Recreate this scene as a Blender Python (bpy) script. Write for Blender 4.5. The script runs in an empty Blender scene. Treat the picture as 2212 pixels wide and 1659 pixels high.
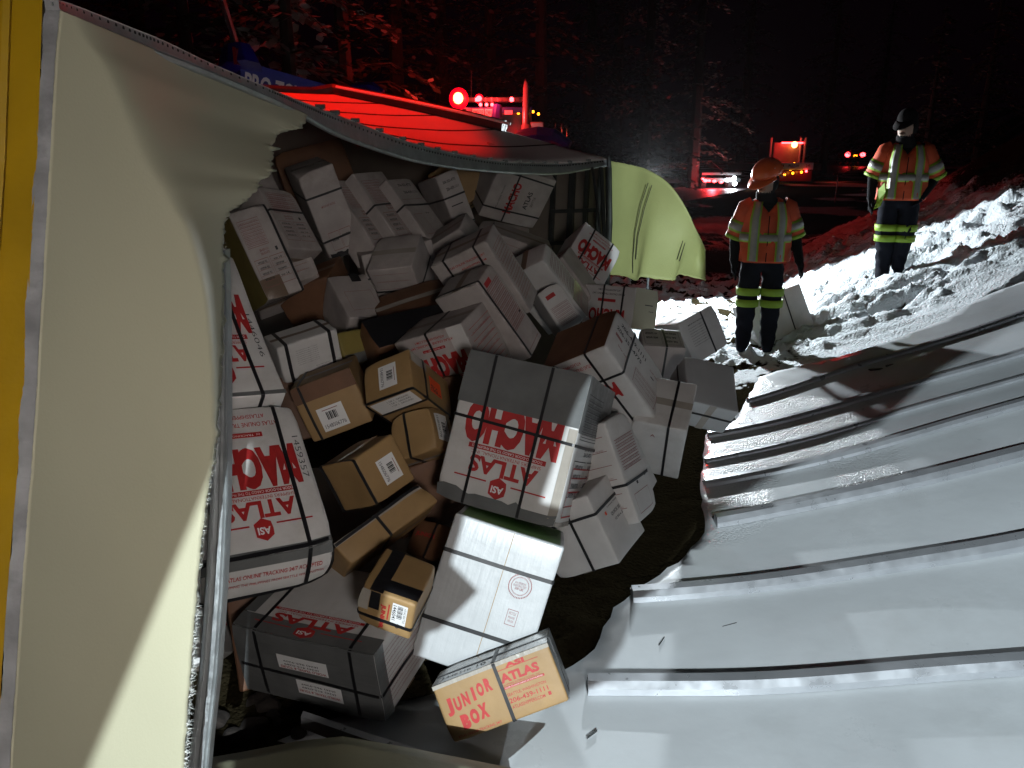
import bpy, bmesh, math, random
import numpy as np
from mathutils import Vector, Matrix, geometry
random.seed(7); rng = np.random.default_rng(7)
sc = bpy.context.scene; COL = sc.collection
R_ = math.radians
# ------------------------------------------------------------------ camera
CAMZ = 1.95; PITCH = R_(16.6); FPX = 1671.0
cam_d = bpy.data.cameras.new('camera'); cam = bpy.data.objects.new('camera', cam_d); COL.objects.link(cam)
cam.location = (0, 0, CAMZ); cam.rotation_euler = (R_(90) - PITCH, 0, 0)
cam_d.sensor_width = 36; cam_d.lens = 36 * FPX / 2212; cam_d.clip_end = 900; cam_d.clip_start = 0.05
sc.camera = cam
# ------------------------------------------------------------------ night sky
w = bpy.data.worlds.new('World'); sc.world = w; w.use_nodes = True
nt = w.node_tree; bg = nt.nodes['Background']
sky = nt.nodes.new('ShaderNodeTexSky'); sky.sky_type = 'NISHITA'; sky.sun_disc = False
sky.sun_elevation = R_(-4); sky.sun_rotation = R_(160)
mx = nt.nodes.new('ShaderNodeMixRGB'); mx.blend_type = 'MIX'; mx.inputs[0].default_value = 0.97
mx.inputs[2].default_value = (0.10, 0.022, 0.07, 1)
nt.links.new(sky.outputs[0], mx.inputs[1]); nt.links.new(mx.outputs[0], bg.inputs[0]); bg.inputs[1].default_value = 0.010
sc.view_settings.view_transform = 'Standard'; sc.view_settings.look = 'None'
sc.view_settings.exposure = -0.1; sc.view_settings.gamma = 1; sc.view_settings.use_curve_mapping = False
sc.cycles.max_bounces = 6; sc.cycles.diffuse_bounces = 3; sc.cycles.glossy_bounces = 3
sc.cycles.sample_clamp_indirect = 4
# ------------------------------------------------------------------ site lamps and an added fill
def lamp(name, kind, loc, energy, color, size=0.05, target=None, spot=None, blend=0.3):
    d = bpy.data.lights.new(name, kind); d.energy = energy; d.color = color
    if kind == 'AREA':
        d.size = size
        if spot: d.spread = R_(spot); spot = None
    else: d.shadow_soft_size = size
    if spot: d.spot_size = R_(spot); d.spot_blend = blend
    o = bpy.data.objects.new(name, d); COL.objects.link(o); o.location = loc
    if target: o.rotation_euler = (Vector(target) - Vector(loc)).to_track_quat('-Z', 'Y').to_euler()
    return o
FLOOD = Vector((0.75, -3.2, 3.0))          # flood lamp behind the photographer, shining past the added gobo sheet
lamp('flood_lamp', 'SPOT', FLOOD, 2750, (0.84, 0.95, 1.0), 0.003, target=(0.6, 3.0, 0.6), spot=80)
lamp('fill_lamp', 'AREA', (0.65, -1.5, 2.0), 12.5, (1.0, 0.925, 0.87), 0.45, target=(-0.75, 3.5, 1.0), spot=74)  # soft fill added near the camera to lift the pile and liner
BACK = Vector((1.85, 10.5, 1.68))           # flood lamp on the snow behind the trailer's torn flap
lamp('snow_lamp', 'SPOT', BACK, 1500, (0.86, 0.95, 1.0), 0.04, target=(2.9, 6.6, 0.0), spot=128, blend=0.15)
# ------------------------------------------------------------------ pixel helpers (2212 x 1659 reading of the photograph)
cp, sp = math.cos(PITCH), math.sin(PITCH)
def ray(px, py):
    u = (px - 1106) / FPX; v = (829.5 - py) / FPX
    return Vector((u, cp + v * sp, -sp + v * cp))
def P(px, py, d): return Vector((0, 0, CAMZ)) + ray(px, py) * d
def project(p):
    q = Vector(p) - Vector((0, 0, CAMZ)); z = q.y * cp - q.z * sp
    return (1106 + FPX * q.x / z, 829.5 - FPX * (q.y * sp + q.z * cp) / z)
# ------------------------------------------------------------------ noise
def _hash(ix, iy, seed):
    n = (ix.astype(np.int64) * 374761393 + iy.astype(np.int64) * 668265263 + seed * 1442695041) & 0xffffffff
    n = ((n ^ (n >> 13)) * 1274126177) & 0xffffffff
    return ((n ^ (n >> 16)) & 0xffff) / 65535.0
def vnoise(x, y, seed=0):
    x = np.asarray(x, float); y = np.asarray(y, float)
    ix = np.floor(x); iy = np.floor(y); fx = x - ix; fy = y - iy
    fx = fx * fx * fx * (fx * (fx * 6 - 15) + 10); fy = fy * fy * fy * (fy * (fy * 6 - 15) + 10)
    a = _hash(ix, iy, seed); b = _hash(ix + 1, iy, seed); c = _hash(ix, iy + 1, seed); d = _hash(ix + 1, iy + 1, seed)
    return (a * (1 - fx) + b * fx) * (1 - fy) + (c * (1 - fx) + d * fx) * fy
def fbm(x, y, seed=0, o=4):
    s = 0; a = 0.5; t = 0
    for i in range(o):
        s = s + a * vnoise(x * 2 ** i, y * 2 ** i, seed + i * 17); t += a; a *= 0.5
    return s / t
def sstep(a, b, x):
    t = np.clip((np.asarray(x, float) - a) / (b - a), 0, 1); return t * t * (3 - 2 * t)
# ------------------------------------------------------------------ materials
def mat(name, color, rough=0.7, metal=0.0, var=0.12, scale=6.0, bump=0.0, bscale=40.0, coat=0.0, spec=0.5,
        dirt=None, dirt_amt=0.0, emit=None, estr=0.0, wave=None, rvar=0.0):
    m = bpy.data.materials.new(name); m.use_nodes = True; N = m.node_tree.nodes; L = m.node_tree.links
    b = N['Principled BSDF']; b.inputs['Roughness'].default_value = rough; b.inputs['Metallic'].default_value = metal
    b.inputs['Specular IOR Level'].default_value = spec
    b.inputs['Coat Weight'].default_value = coat; b.inputs['Coat Roughness'].default_value = 0.18
    tc = N.new('ShaderNodeTexCoord'); n = N.new('ShaderNodeTexNoise'); n.inputs['Scale'].default_value = scale
    n.inputs['Detail'].default_value = 6; L.new(tc.outputs['Object'], n.inputs['Vector'])
    r = N.new('ShaderNodeMapRange'); r.inputs['From Min'].default_value = 0.3; r.inputs['From Max'].default_value = 0.7
    r.inputs['To Min'].default_value = 1 - var; r.inputs['To Max'].default_value = 1 + var * 0.6
    L.new(n.outputs['Fac'], r.inputs['Value'])
    mul = N.new('ShaderNodeVectorMath'); mul.operation = 'SCALE'; mul.inputs[0].default_value = color[:3]
    L.new(r.outputs[0], mul.inputs['Scale']); out = mul.outputs[0]
    if dirt:
        n2 = N.new('ShaderNodeTexNoise'); n2.inputs['Scale'].default_value = scale * 0.6; n2.inputs['Detail'].default_value = 8
        n2.inputs['Roughness'].default_value = 0.65; L.new(tc.outputs['Object'], n2.inputs['Vector'])
        r2 = N.new('ShaderNodeMapRange'); r2.inputs['From Min'].default_value = 0.52; r2.inputs['From Max'].default_value = 0.68
        r2.inputs['To Max'].default_value = dirt_amt; L.new(n2.outputs['Fac'], r2.inputs['Value'])
        mm = N.new('ShaderNodeMixRGB'); L.new(r2.outputs[0], mm.inputs[0]); L.new(out, mm.inputs[1]); mm.inputs[2].default_value = (*dirt, 1)
        out = mm.outputs[0]
    L.new(out, b.inputs['Base Color'])
    if rvar:
        r3 = N.new('ShaderNodeMapRange'); r3.inputs['From Min'].default_value = 0.3; r3.inputs['From Max'].default_value = 0.7
        r3.inputs['To Min'].default_value = rough - rvar; r3.inputs['To Max'].default_value = rough + rvar
        n3 = N.new('ShaderNodeTexNoise'); n3.inputs['Scale'].default_value = scale * 2.3; n3.inputs['Detail'].default_value = 5
        L.new(tc.outputs['Object'], n3.inputs['Vector']); L.new(n3.outputs['Fac'], r3.inputs['Value']); L.new(r3.outputs[0], b.inputs['Roughness'])
    if bump:
        n4 = N.new('ShaderNodeTexNoise'); n4.inputs['Scale'].default_value = bscale; n4.inputs['Detail'].default_value = 5
        L.new(tc.outputs['Object'], n4.inputs['Vector'])
        bp = N.new('ShaderNodeBump'); bp.inputs['Strength'].default_value = bump; bp.inputs['Distance'].default_value = 0.01
        h = n4.outputs['Fac']
        if wave:
            mp = N.new('ShaderNodeMapping'); mp.inputs['Scale'].default_value = wave; L.new(tc.outputs['Object'], mp.inputs['Vector'])
            n5 = N.new('ShaderNodeTexNoise'); n5.inputs['Scale'].default_value = 1; n5.inputs['Detail'].default_value = 3
            L.new(mp.outputs[0], n5.inputs['Vector']); ad = N.new('ShaderNodeMath'); ad.operation = 'ADD'
            L.new(h, ad.inputs[0]); L.new(n5.outputs['Fac'], ad.inputs[1]); h = ad.outputs[0]
        L.new(h, bp.inputs['Height']); L.new(bp.outputs[0], b.inputs['Normal'])
    if emit: b.inputs['Emission Color'].default_value = (*emit, 1); b.inputs['Emission Strength'].default_value = estr
    return m
M = {}
M['white_card'] = mat('white cardboard', (0.56, 0.55, 0.54), 0.55, var=0.10, scale=7, bump=0.15, bscale=30, dirt=(0.33, 0.30, 0.27), dirt_amt=0.35)
M['wrap_card'] = mat('white cardboard in clear wrap', (0.45, 0.465, 0.475), 0.42, var=0.08, scale=6, bump=0.22, bscale=18, coat=0.7, wave=(60, 6, 20), dirt=(0.40, 0.38, 0.36), dirt_amt=0.2)
M['brown_card'] = mat('brown cardboard', (0.32, 0.20, 0.085), 0.6, var=0.16, scale=6, bump=0.15, bscale=30, dirt=(0.17, 0.10, 0.05), dirt_amt=0.4)
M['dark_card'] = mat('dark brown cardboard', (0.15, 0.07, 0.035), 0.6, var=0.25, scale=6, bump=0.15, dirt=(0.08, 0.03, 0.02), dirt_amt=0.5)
M['olive_card'] = mat('olive brown cardboard', (0.24, 0.19, 0.05), 0.6, var=0.2, scale=6, bump=0.1)
M['shade_card'] = mat('soiled white cardboard in painted shade', (0.40, 0.36, 0.345), 0.65, var=0.25, scale=5, bump=0.1, dirt=(0.22, 0.19, 0.17), dirt_amt=0.6)  # white cardboard toned down, shade of the deep boxes put into the colour
M['grey_tape'] = mat('grey duct tape', (0.13, 0.135, 0.135), 0.38, var=0.18, scale=9, bump=0.25, bscale=14, wave=(4, 60, 4), coat=0.15, rvar=0.1)
M['clear_tape'] = mat('shiny packing tape', (0.36, 0.33, 0.29), 0.22, var=0.12, scale=10, bump=0.3, bscale=25, wave=(50, 5, 9), coat=0.6)
M['brown_tape'] = mat('brown tape', (0.16, 0.11, 0.075), 0.35, var=0.15, bump=0.15)
M['black_tape'] = mat('black tape', (0.012, 0.012, 0.014), 0.4, var=0.2, bump=0.2)
M['green_tape'] = mat('green plastic', (0.06, 0.15, 0.018), 0.45, var=0.2, bump=0.15)
M['strap'] = mat('black strapping', (0.010, 0.010, 0.012), 0.42, var=0.3, scale=30)
M['label'] = mat('label paper', (0.72, 0.72, 0.72), 0.5, var=0.04)
M['red_ink'] = mat('red print', (0.40, 0.022, 0.022), 0.55, var=0.18, scale=14)
M['black_ink'] = mat('black print', (0.03, 0.03, 0.035), 0.6, var=0.2)
M['dim_ink'] = mat('faded red print', (0.26, 0.10, 0.10), 0.6, var=0.2, scale=20)
M['orange'] = mat('orange label', (0.85, 0.10, 0.03), 0.5, var=0.06)
M['white_ink'] = mat('white print', (0.6, 0.57, 0.55), 0.6, var=0.05)
M['liner'] = mat('cream fibreglass liner', (0.42, 0.405, 0.29), 0.62, var=0.05, scale=1.1, bump=0.06, bscale=190, dirt=(0.34, 0.32, 0.21), dirt_amt=0.22)
M['flap'] = mat('green cream fibreglass', (0.37, 0.41, 0.16), 0.62, var=0.09, scale=3, bump=0.25, bscale=120, dirt=(0.32, 0.33, 0.12), dirt_amt=0.35)
M['fibre'] = mat('glass fibre', (0.75, 0.77, 0.75), 0.5, var=0.05)
M['alu'] = mat('dull aluminium', (0.36, 0.38, 0.385), 0.42, metal=0.75, var=0.16, scale=12, bump=0.15, bscale=60, rvar=0.12)
M['smear'] = mat('smeared grey edge', (0.25, 0.255, 0.26), 0.6, metal=0.0, var=0.45, scale=11, bump=0.4, bscale=22, dirt=(0.10, 0.10, 0.105), dirt_amt=0.8)
M['yellow'] = mat('yellow paint', (0.34, 0.205, 0.003), 0.45, var=0.14, scale=8, bump=0.15, bscale=50)
M['skin_white'] = mat('white painted sheet', (0.60, 0.63, 0.65), 0.34, var=0.05, scale=2.2, bump=0.10, bscale=10, rvar=0.08, coat=0.25)
M['wet_white'] = mat('wet frosted sheet', (0.50, 0.53, 0.55), 0.34, metal=0.25, var=0.12, scale=4, bump=0.9, bscale=70, rvar=0.10, coat=0.8)
M['bow_metal'] = mat('galvanised bow', (0.48, 0.50, 0.53), 0.33, metal=0.6, var=0.12, scale=6, rvar=0.08)
M['dark_line'] = mat('black sealant and painted shade', (0.02, 0.022, 0.022), 0.6, var=0.2)
M['topskin'] = mat('trailer side paint', (0.58, 0.56, 0.55), 0.36, var=0.12, scale=2, bump=0.1, bscale=30)
M['dark_metal'] = mat('dark steel', (0.05, 0.055, 0.055), 0.45, metal=0.6, var=0.3, scale=9, bump=0.2)
M['inner'] = mat('inner wall ply', (0.16, 0.135, 0.11), 0.7, var=0.2, scale=3, bump=0.1)
M['blue'] = mat('blue truck paint', (0.012, 0.012, 0.15), 0.35, var=0.1, coat=0.4)
M['maroon'] = mat('dark red truck paint', (0.16, 0.008, 0.012), 0.35, var=0.15, coat=0.4)
M['chrome'] = mat('chrome', (0.36, 0.36, 0.38), 0.25, metal=0.45, var=0.05)
M['rubber'] = mat('rubber', (0.015, 0.015, 0.015), 0.8)
M['grille'] = mat('plate white', (0.62, 0.62, 0.64), 0.5)
M['red_dome'] = mat('red dome lit', (0.6, 0.02, 0.02), 0.4, emit=(1.0, 0.0, 0.012), estr=1.6)
M['red_on'] = mat('red lamp lit', (0.6, 0.02, 0.02), 0.4, emit=(1.0, 0.03, 0.035), estr=22)
M['red_hot'] = mat('red beacon lit', (0.9, 0.1, 0.02), 0.4, emit=(1.0, 0.42, 0.10), estr=12)
M['amber_on'] = mat('amber lamp lit', (0.8, 0.3, 0.02), 0.4, emit=(1.0, 0.30, 0.01), estr=9)
M['head_on'] = mat('white lamp lit', (0.9, 0.9, 0.9), 0.4, emit=(0.85, 0.93, 1.0), estr=25)
M['hivis'] = mat('orange safety cloth', (0.46, 0.055, 0.008), 0.75, var=0.2, scale=9, bump=0.9, bscale=11)
M['lime'] = mat('lime trim', (0.20, 0.33, 0.015), 0.6, var=0.08)
M['silver'] = mat('reflective tape', (0.20, 0.19, 0.18), 0.4, var=0.12, scale=20, bump=0.2)
M['trouser'] = mat('navy work cloth', (0.008, 0.009, 0.014), 0.95, spec=0.12, var=0.3, bump=0.5, bscale=18)
M['jacket'] = mat('black cloth', (0.007, 0.007, 0.008), 0.95, spec=0.12, var=0.3, bump=0.5, bscale=18)
M['hardhat'] = mat('orange hard hat', (0.62, 0.09, 0.012), 0.35, var=0.05, coat=0.3)
M['skin'] = mat('skin', (0.22, 0.14, 0.10), 0.6, var=0.1)
M['hair'] = mat('dark knit', (0.007, 0.006, 0.006), 0.95, spec=0.1)
M['bark'] = mat('bark', (0.022, 0.016, 0.013), 0.9, var=0.4, bump=0.4)
M['needles'] = mat('conifer needles', (0.022, 0.026, 0.015), 0.8, var=0.5, scale=3)
M['snow_leaf'] = mat('snow on needles', (0.19, 0.175, 0.16), 0.7, var=0.25, scale=4)
M['asphalt'] = mat('wet asphalt', (0.035, 0.037, 0.042), 0.42, var=0.3, scale=3, bump=0.35, bscale=24, rvar=0.15)
M['haybrown'] = mat('brown card edge', (0.3, 0.2, 0.1), 0.7)
# ------------------------------------------------------------------ objects
def link(name, me, parent=None):
    o = bpy.data.objects.new(name, me); COL.objects.link(o)
    if parent: o.parent = parent
    return o
def mesh(name, verts, faces, mats, parent=None, fm=None, smooth=False):
    me = bpy.data.meshes.new(name); me.from_pydata([tuple(v) for v in verts], [], [tuple(f) for f in faces])
    for m in (mats if isinstance(mats, (list, tuple)) else [mats]): me.materials.append(M[m] if isinstance(m, str) else m)
    if fm is not None: me.polygons.foreach_set('material_index', fm)
    if smooth: me.polygons.foreach_set('use_smooth', [True] * len(me.polygons))
    me.update(); return link(name, me, parent)
def tag(o, label=None, cat=None, group=None, kind=None):
    if label: o['label'] = label
    if cat: o['category'] = cat
    if group: o['group'] = group
    if kind: o['kind'] = kind
    return o
def thing(name, loc, label, cat, group=None, rot=None):
    o = bpy.data.objects.new(name, None); COL.objects.link(o); o.location = loc; o.empty_display_size = 0.1
    if rot is not None: o.rotation_euler = rot
    return tag(o, label, cat, group)
class MB:
    def __init__(s): s.v = []; s.f = []; s.m = []
    def add(s, v, f, mi=0):
        k = len(s.v); s.v += [Vector(a) for a in v]; s.f += [tuple(i + k for i in q) for q in f]; s.m += [mi] * len(f)
    def box(s, lo, hi, mi=0, rot=None, at=None, bev=0.0):
        lo = Vector(lo); hi = Vector(hi)
        if bev:
            b = bmesh.new(); bmesh.ops.create_cube(b, size=1)
            for v in b.verts: v.co = Vector([(lo[i] + hi[i]) / 2 + v.co[i] * (hi[i] - lo[i]) for i in range(3)])
            bmesh.ops.bevel(b, geom=b.edges[:], offset=bev, segments=2, affect='EDGES', profile=0.6)
            b.verts.index_update(); vs = [v.co.copy() for v in b.verts]; fs = [[v.index for v in f.verts] for f in b.faces]; b.free()
        else:
            vs = [Vector((x, y, z)) for z in (lo.z, hi.z) for y in (lo.y, hi.y) for x in (lo.x, hi.x)]
            fs = [(0, 2, 3, 1), (4, 5, 7, 6), (0, 1, 5, 4), (2, 6, 7, 3), (0, 4, 6, 2), (1, 3, 7, 5)]
        if rot is not None: vs = [rot @ v for v in vs]
        if at is not None: vs = [v + Vector(at) for v in vs]
        s.add(vs, fs, mi)
    def tube(s, pts, r, n=8, mi=0, cap=True):
        pts = [Vector(p) for p in pts]; k = len(s.v); rs = r if isinstance(r, (list, tuple)) else [r] * len(pts)
        up = Vector((0, 0, 1)); prev = None
        for i, p in enumerate(pts):
            d = (pts[min(i + 1, len(pts) - 1)] - pts[max(i - 1, 0)]).normalized()
            a = d.cross(up if abs(d.z) < 0.95 else Vector((1, 0, 0))) if prev is None else (prev - d * prev.dot(d))
            a.normalize(); prev = a; b = d.cross(a)
            for j in range(n):
                t = 2 * math.pi * j / n; s.v.append(p + (a * math.cos(t) + b * math.sin(t)) * rs[i])
        for i in range(len(pts) - 1):
            for j in range(n):
                s.f.append((k + i * n + j, k + i * n + (j + 1) % n, k + (i + 1) * n + (j + 1) % n, k + (i + 1) * n + j)); s.m.append(mi)
        if cap:
            s.f.append(tuple(k + j for j in range(n))[::-1]); s.m.append(mi)
            s.f.append(tuple(k + (len(pts) - 1) * n + j for j in range(n))); s.m.append(mi)
    def loft(s, rings, mi=0, cap=True):
        k = len(s.v); n = len(rings[0])
        for r in rings: s.v += [Vector(p) for p in r]
        for i in range(len(rings) - 1):
            for j in range(n):
                s.f.append((k + i * n + j, k + i * n + (j + 1) % n, k + (i + 1) * n + (j + 1) % n, k + (i + 1) * n + j)); s.m.append(mi)
        if cap:
            s.f.append(tuple(k + j for j in range(n))[::-1]); s.m.append(mi)
            s.f.append(tuple(k + (len(rings) - 1) * n + j for j in range(n))); s.m.append(mi)
    def ball(s, c, r, mi=0, seg=10, rings=7):
        c = Vector(c); rr = Vector(r) if hasattr(r, '__len__') else Vector((r, r, r))
        s.loft([[c + Vector((rr.x * math.sin(a) * math.cos(b), rr.y * math.sin(a) * math.sin(b), -rr.z * math.cos(a)))
                 for b in [2 * math.pi * j / seg for j in range(seg)]] for a in [math.pi * (i + 0.06) / (rings + 0.12) for i in range(rings + 1)]], mi)
    def build(s, name, mats, parent=None, smooth=False):
        return mesh(name, s.v, s.f, mats, parent, s.m, smooth)
def grid_mesh(name, G, mats, parent=None, thick=0.0, smooth=True, keep=None, fm=None):
    """G: rows of Vectors; a sheet with real thickness"""
    n = len(G); m = len(G[0]); v = [p for r in G for p in r]; f = []
    for i in range(n - 1):
        for j in range(m - 1):
            if keep is None or keep(i, j): f.append((i * m + j, i * m + j + 1, (i + 1) * m + j + 1, (i + 1) * m + j))
    o = mesh(name, v, f, mats, parent, fm, smooth)
    if thick:
        md = o.modifiers.new('thick', 'SOLIDIFY'); md.thickness = thick; md.offset = 0
    return o
# ------------------------------------------------------------------ flat lettering
_tc = {}
def text_geo(s, bold=0.02):
    k = (s, bold)
    if k not in _tc:
        c = bpy.data.curves.new('t', 'FONT'); c.body = s; c.size = 1; c.offset = bold; c.resolution_u = 3; c.fill_mode = 'FRONT'
        o = bpy.data.objects.new('t', c); COL.objects.link(o); bpy.context.view_layer.update()
        me = o.evaluated_get(bpy.context.evaluated_depsgraph_get()).to_mesh()
        vs = [(v.co.x, v.co.y) for v in me.vertices]; fs = [tuple(p.vertices) for p in me.polygons]
        o.to_mesh_clear(); bpy.data.objects.remove(o); bpy.data.curves.remove(c)
        x0 = min(a for a, b in vs); x1 = max(a for a, b in vs); y0 = min(b for a, b in vs); y1 = max(b for a, b in vs)
        _tc[k] = ([((a - x0) / (x1 - x0) - .5, (b - y0) / (y1 - y0) - .5) for a, b in vs], fs)
    return _tc[k]
# ================================================================== GROUND
def foot(Y):
    return 2.0 + 0.2 * (Y - 5) + 0.02 * np.clip(Y - 7, 0, 60) ** 2
def ground0(X, Y):
    X = np.asarray(X, float); Y = np.asarray(Y, float)
    base = -0.16 + 0.16 * sstep(3.5, 6.5, Y)
    s = X - np.minimum(foot(Y), 1.0 + 0.56 * np.maximum(Y, 0) + 3)
    sp_ = np.log1p(np.exp(np.clip(s * 4, -30, 30))) / 4
    sp_ = np.where(s > 6, s, sp_)
    return base + 0.41 * np.minimum(sp_, 30) + 0.024 * np.minimum(sp_, 12) ** 2 + 0.00012 * np.maximum(Y - 40, 0) ** 2 * 0.02
def cast(px, py, f=None, lift=0.0):
    f = f or ground0; r = ray(px, py); t = 0.6; o = Vector((0, 0, CAMZ)); pt = t
    while t < 600:
        p = o + r * t
        if p.z < float(f(p.x, p.y)) + lift: break
        pt = t; t *= 1.02
    a, b = pt, t
    for _ in range(24):
        m = (a + b) / 2; p = o + r * m
        if p.z < float(f(p.x, p.y)) + lift: b = m
        else: a = m
    return o + r * b
xs = np.concatenate([-np.geomspace(260, 2.2, 26), np.arange(-2.1, 8.2, 0.034), np.geomspace(8.3, 260, 40)])
ys = np.concatenate([-np.geomspace(60, 0.3, 10), np.arange(0, 1.6, 0.2), np.arange(1.6, 12.5, 0.034), 12.5 * np.geomspace(1.003, 34, 190)])
GX, GY = np.meshgrid(xs, ys); Z0 = ground0(GX, GY)
fl = foot(GY); bank = sstep(-0.6, 1.0, GX - fl)
clump = fbm(GX * 5.2, GY * 5.2, 3, 5); ridge = 1 - np.abs(2 * fbm(GX * 3.1 + 1.5 * fbm(GX, GY, 50), GY * 5.0, 9, 4) - 1)
streak = 1 - np.abs(2 * fbm((GX * 0.8 - GY * 0.6) * 1.2 + 3 * fbm(GX * .7, GY * .7, 41, 2), (GX * 0.6 + GY * 0.8) * 3.9 + 1.2 * fbm(GX * 1.3, GY * 1.3, 43, 3), 21, 3) - 1)
nearsheet = sstep(6.9, 7.4, GY + 0.15 * (GX - 2)) * (GY < 40) + (GY >= 40)
edge = fbm(GX * 1.1, GY * 1.1, 77, 3)
amp = (0.10 + 0.90 * sstep(6.3, 7.4, GY - 0.12 * (GX - 2))) * np.where(GX < -0.5, 0.5, 1)
pack = 1 - np.abs(2 * fbm(GX * 7.5, GY * 7.5, 91, 3) - 1)
Zr = Z0 + amp * ((1 - bank) * (0.10 * (clump - 0.5) + 0.05 * (pack - 0.5)) + bank * (0.23 * (streak ** 2 - 0.4) + 0.09 * (ridge - 0.6) + 0.09 * (clump - 0.5) + 0.05 * (pack - 0.5)) + 0.12 * (edge - 0.5) * bank)
clod = np.clip(fbm(GX * 12, GY * 12, 5, 2) - 0.58, 0, 1) * 0.22
Zr += clod * amp * (GY < 13) * (1 - .75 * bank)
snow = bank * sstep(0.34, 0.52, 0.6 * streak + 0.4 * ridge - 0.05 + 0.35 * (edge - 0.5)) + (1 - bank) * sstep(0.36, 0.46, clump + 0.2 * (edge - .5))
shoulder = sstep(11.5, 13.5, GY) * (1 - sstep(-0.3, 1.0, GX - fl)) * (1 - sstep(15.5, 17.5, GY))
snow = snow * (1 - 0.85 * shoulder)
snow = snow * (1 - sstep(-0.4, -1.0, GX) * (GY < 9)) * sstep(4.6, 5.6, GY + 0.8 * GX)
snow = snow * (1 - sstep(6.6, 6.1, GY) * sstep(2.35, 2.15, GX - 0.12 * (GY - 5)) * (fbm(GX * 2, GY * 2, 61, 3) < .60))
snow = snow * (1 - sstep(1.95, 1.6, GX) * (GY < 5.4))  # ground beside the sheet bared to dark colour, painted in place of deep shade
snow = snow * (1 - 0.9 * sstep(2.5, 3.3, GX - fl + 0.8 * (edge - .5)) * (GY > 7))
far = sstep(14, 22, GY); snow = snow * (1 - far) + far * sstep(0.45, 0.6, fbm(GX * .35, GY * .18, 31, 4)) * (0.9)
dirtx = sstep(0.6, 0.3, GX) * sstep(5, 4, GY)
Zr += dirtx * (0.09 * (clump - 0.45) + 0.05 * (pack - .5))
# road with a wet lane and painted edge line
near = [(1380, 452), (1475, 437), (1590, 415), (1661, 397), (1741, 387), (1861, 366), (1900, 352)]
fard = [(1380, 412), (1475, 405), (1590, 388), (1680, 368), (1760, 352), (1861, 341), (1900, 337)]
flat = lambda x, y: 0.02
a_ = [cast(*p, f=flat) for p in near]; b_ = [cast(*p, f=flat) for p in fard]
a0 = a_[0] + (a_[0] - a_[1]) * 3; b0 = b_[0] + (b_[0] - b_[1]) * 3
a_ = [a0] + a_; b_ = [b0] + b_
rv = []; rf = []
for i, (p, q_) in enumerate(zip(a_, b_)):
    for k in range(9): rv.append(p.lerp(q_, k / 8) + Vector((0, 0, 0.02 + 0.02 * math.sin(math.pi * k / 8))))
for i in range(len(a_) - 1):
    for k in range(8): rf.append((i * 9 + k, (i + 1) * 9 + k, (i + 1) * 9 + k + 1, i * 9 + k + 1))
road = mesh('road', rv, rf, 'asphalt', smooth=True); tag(road, kind='structure')
lm = MB()
for i in range(len(a_) - 1):
    p = b_[i].lerp(a_[i], .12); q_ = b_[i + 1].lerp(a_[i + 1], .12); d = Vector((0, 0.16, 0)); h = Vector((0, 0, 0.055))
    lm.add([p + h, q_ + h, q_ + d + h, p + d + h], [(0, 1, 2, 3)])
M['roadline'] = mat('road paint', (0.7, 0.7, 0.68), 0.6)
tag(lm.build('road_marking', 'roadline'), kind='structure')
# ================================================================== SHEET LYING ON THE GROUND (torn roof skin with its bows)
def sheet_z(X, Y):
    s = np.asarray(X, float) - 1.0; k = 0.17 + 0.15 * sstep(2.4, 4.6, Y)
    return -0.13 + k * np.log1p(np.exp(np.clip(s * 1.8, -30, 30))) / 1.8 - 0.03
SH = lambda px, py: cast(px, py, f=sheet_z)
outline = [(600, 1602), (700, 1560), (800, 1530), (930, 1500), (1180, 1465), (1285, 1400), (1325, 1315), (1480, 1200), (1522, 1150), (1512, 1045), (1524, 940), (1590, 905), (1640, 815), (1680, 800), (1800, 775), (1920, 735), (2040, 690), (2130, 640), (2230, 600),
           (2400, 560), (2560, 900), (2560, 1700), (2300, 1900), (1100, 1900), (1060, 1680), (800, 1622), (640, 1612)]
poly = [SH(*p) for p in outline]
polyxy = np.array([(p.x, p.y) for p in poly])
def inpoly(x, y, pl):
    c = np.zeros(np.shape(x), bool); j = len(pl) - 1
    for i in range(len(pl)):
        xi, yi = pl[i]; xj, yj = pl[j]
        with np.errstate(divide='ignore', invalid='ignore'):
            c ^= ((yi > y) != (yj > y)) & (x < (xj - xi) * (y - yi) / (yj - yi + 1e-12) + xi)
        j = i
    return c
# exact outline via constrained triangulation over a grid of inner points
def fill_poly(pl, step):
    pts = []; n = len(pl)
    for i in range(n):
        p = Vector(pl[i]); q_ = Vector(pl[(i + 1) % n]); k = max(1, int((q_ - p).length / step))
        for t in range(k):
            r = p.lerp(q_, t / k); nn = Vector((-(q_ - p).y, (q_ - p).x)).normalized()
            pts.append(r + nn * (random.uniform(-1, 1) * step * 0.14 if t else 0))
    nb = len(pts); xx = np.arange(min(p.x for p in pts), max(p.x for p in pts), step); yy = np.arange(min(p.y for p in pts), max(p.y for p in pts), step)
    AX, AY = np.meshgrid(xx, yy); ok = inpoly(AX.ravel(), AY.ravel(), [(p.x, p.y) for p in pts])
    bx = np.array([(p.x, p.y) for p in pts])
    for x, y, o in zip(AX.ravel(), AY.ravel(), ok):
        if o and np.min((bx[:, 0] - x) ** 2 + (bx[:, 1] - y) ** 2) > (step * 0.5) ** 2: pts.append(Vector((x, y)))
    r = geometry.delaunay_2d_cdt(pts, [(i, (i + 1) % nb) for i in range(nb)], [list(range(nb))], 1, 1e-5)
    return r[0], r[2]
ins = inpoly(GX, GY, polyxy); cen = polyxy.mean(0); big = (polyxy - cen) * 1.04 + cen
ins = ins | inpoly(GX, GY, big)
Zr = np.where(ins, np.minimum(Zr, sheet_z(GX, GY) - 0.045), Zr)
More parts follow.
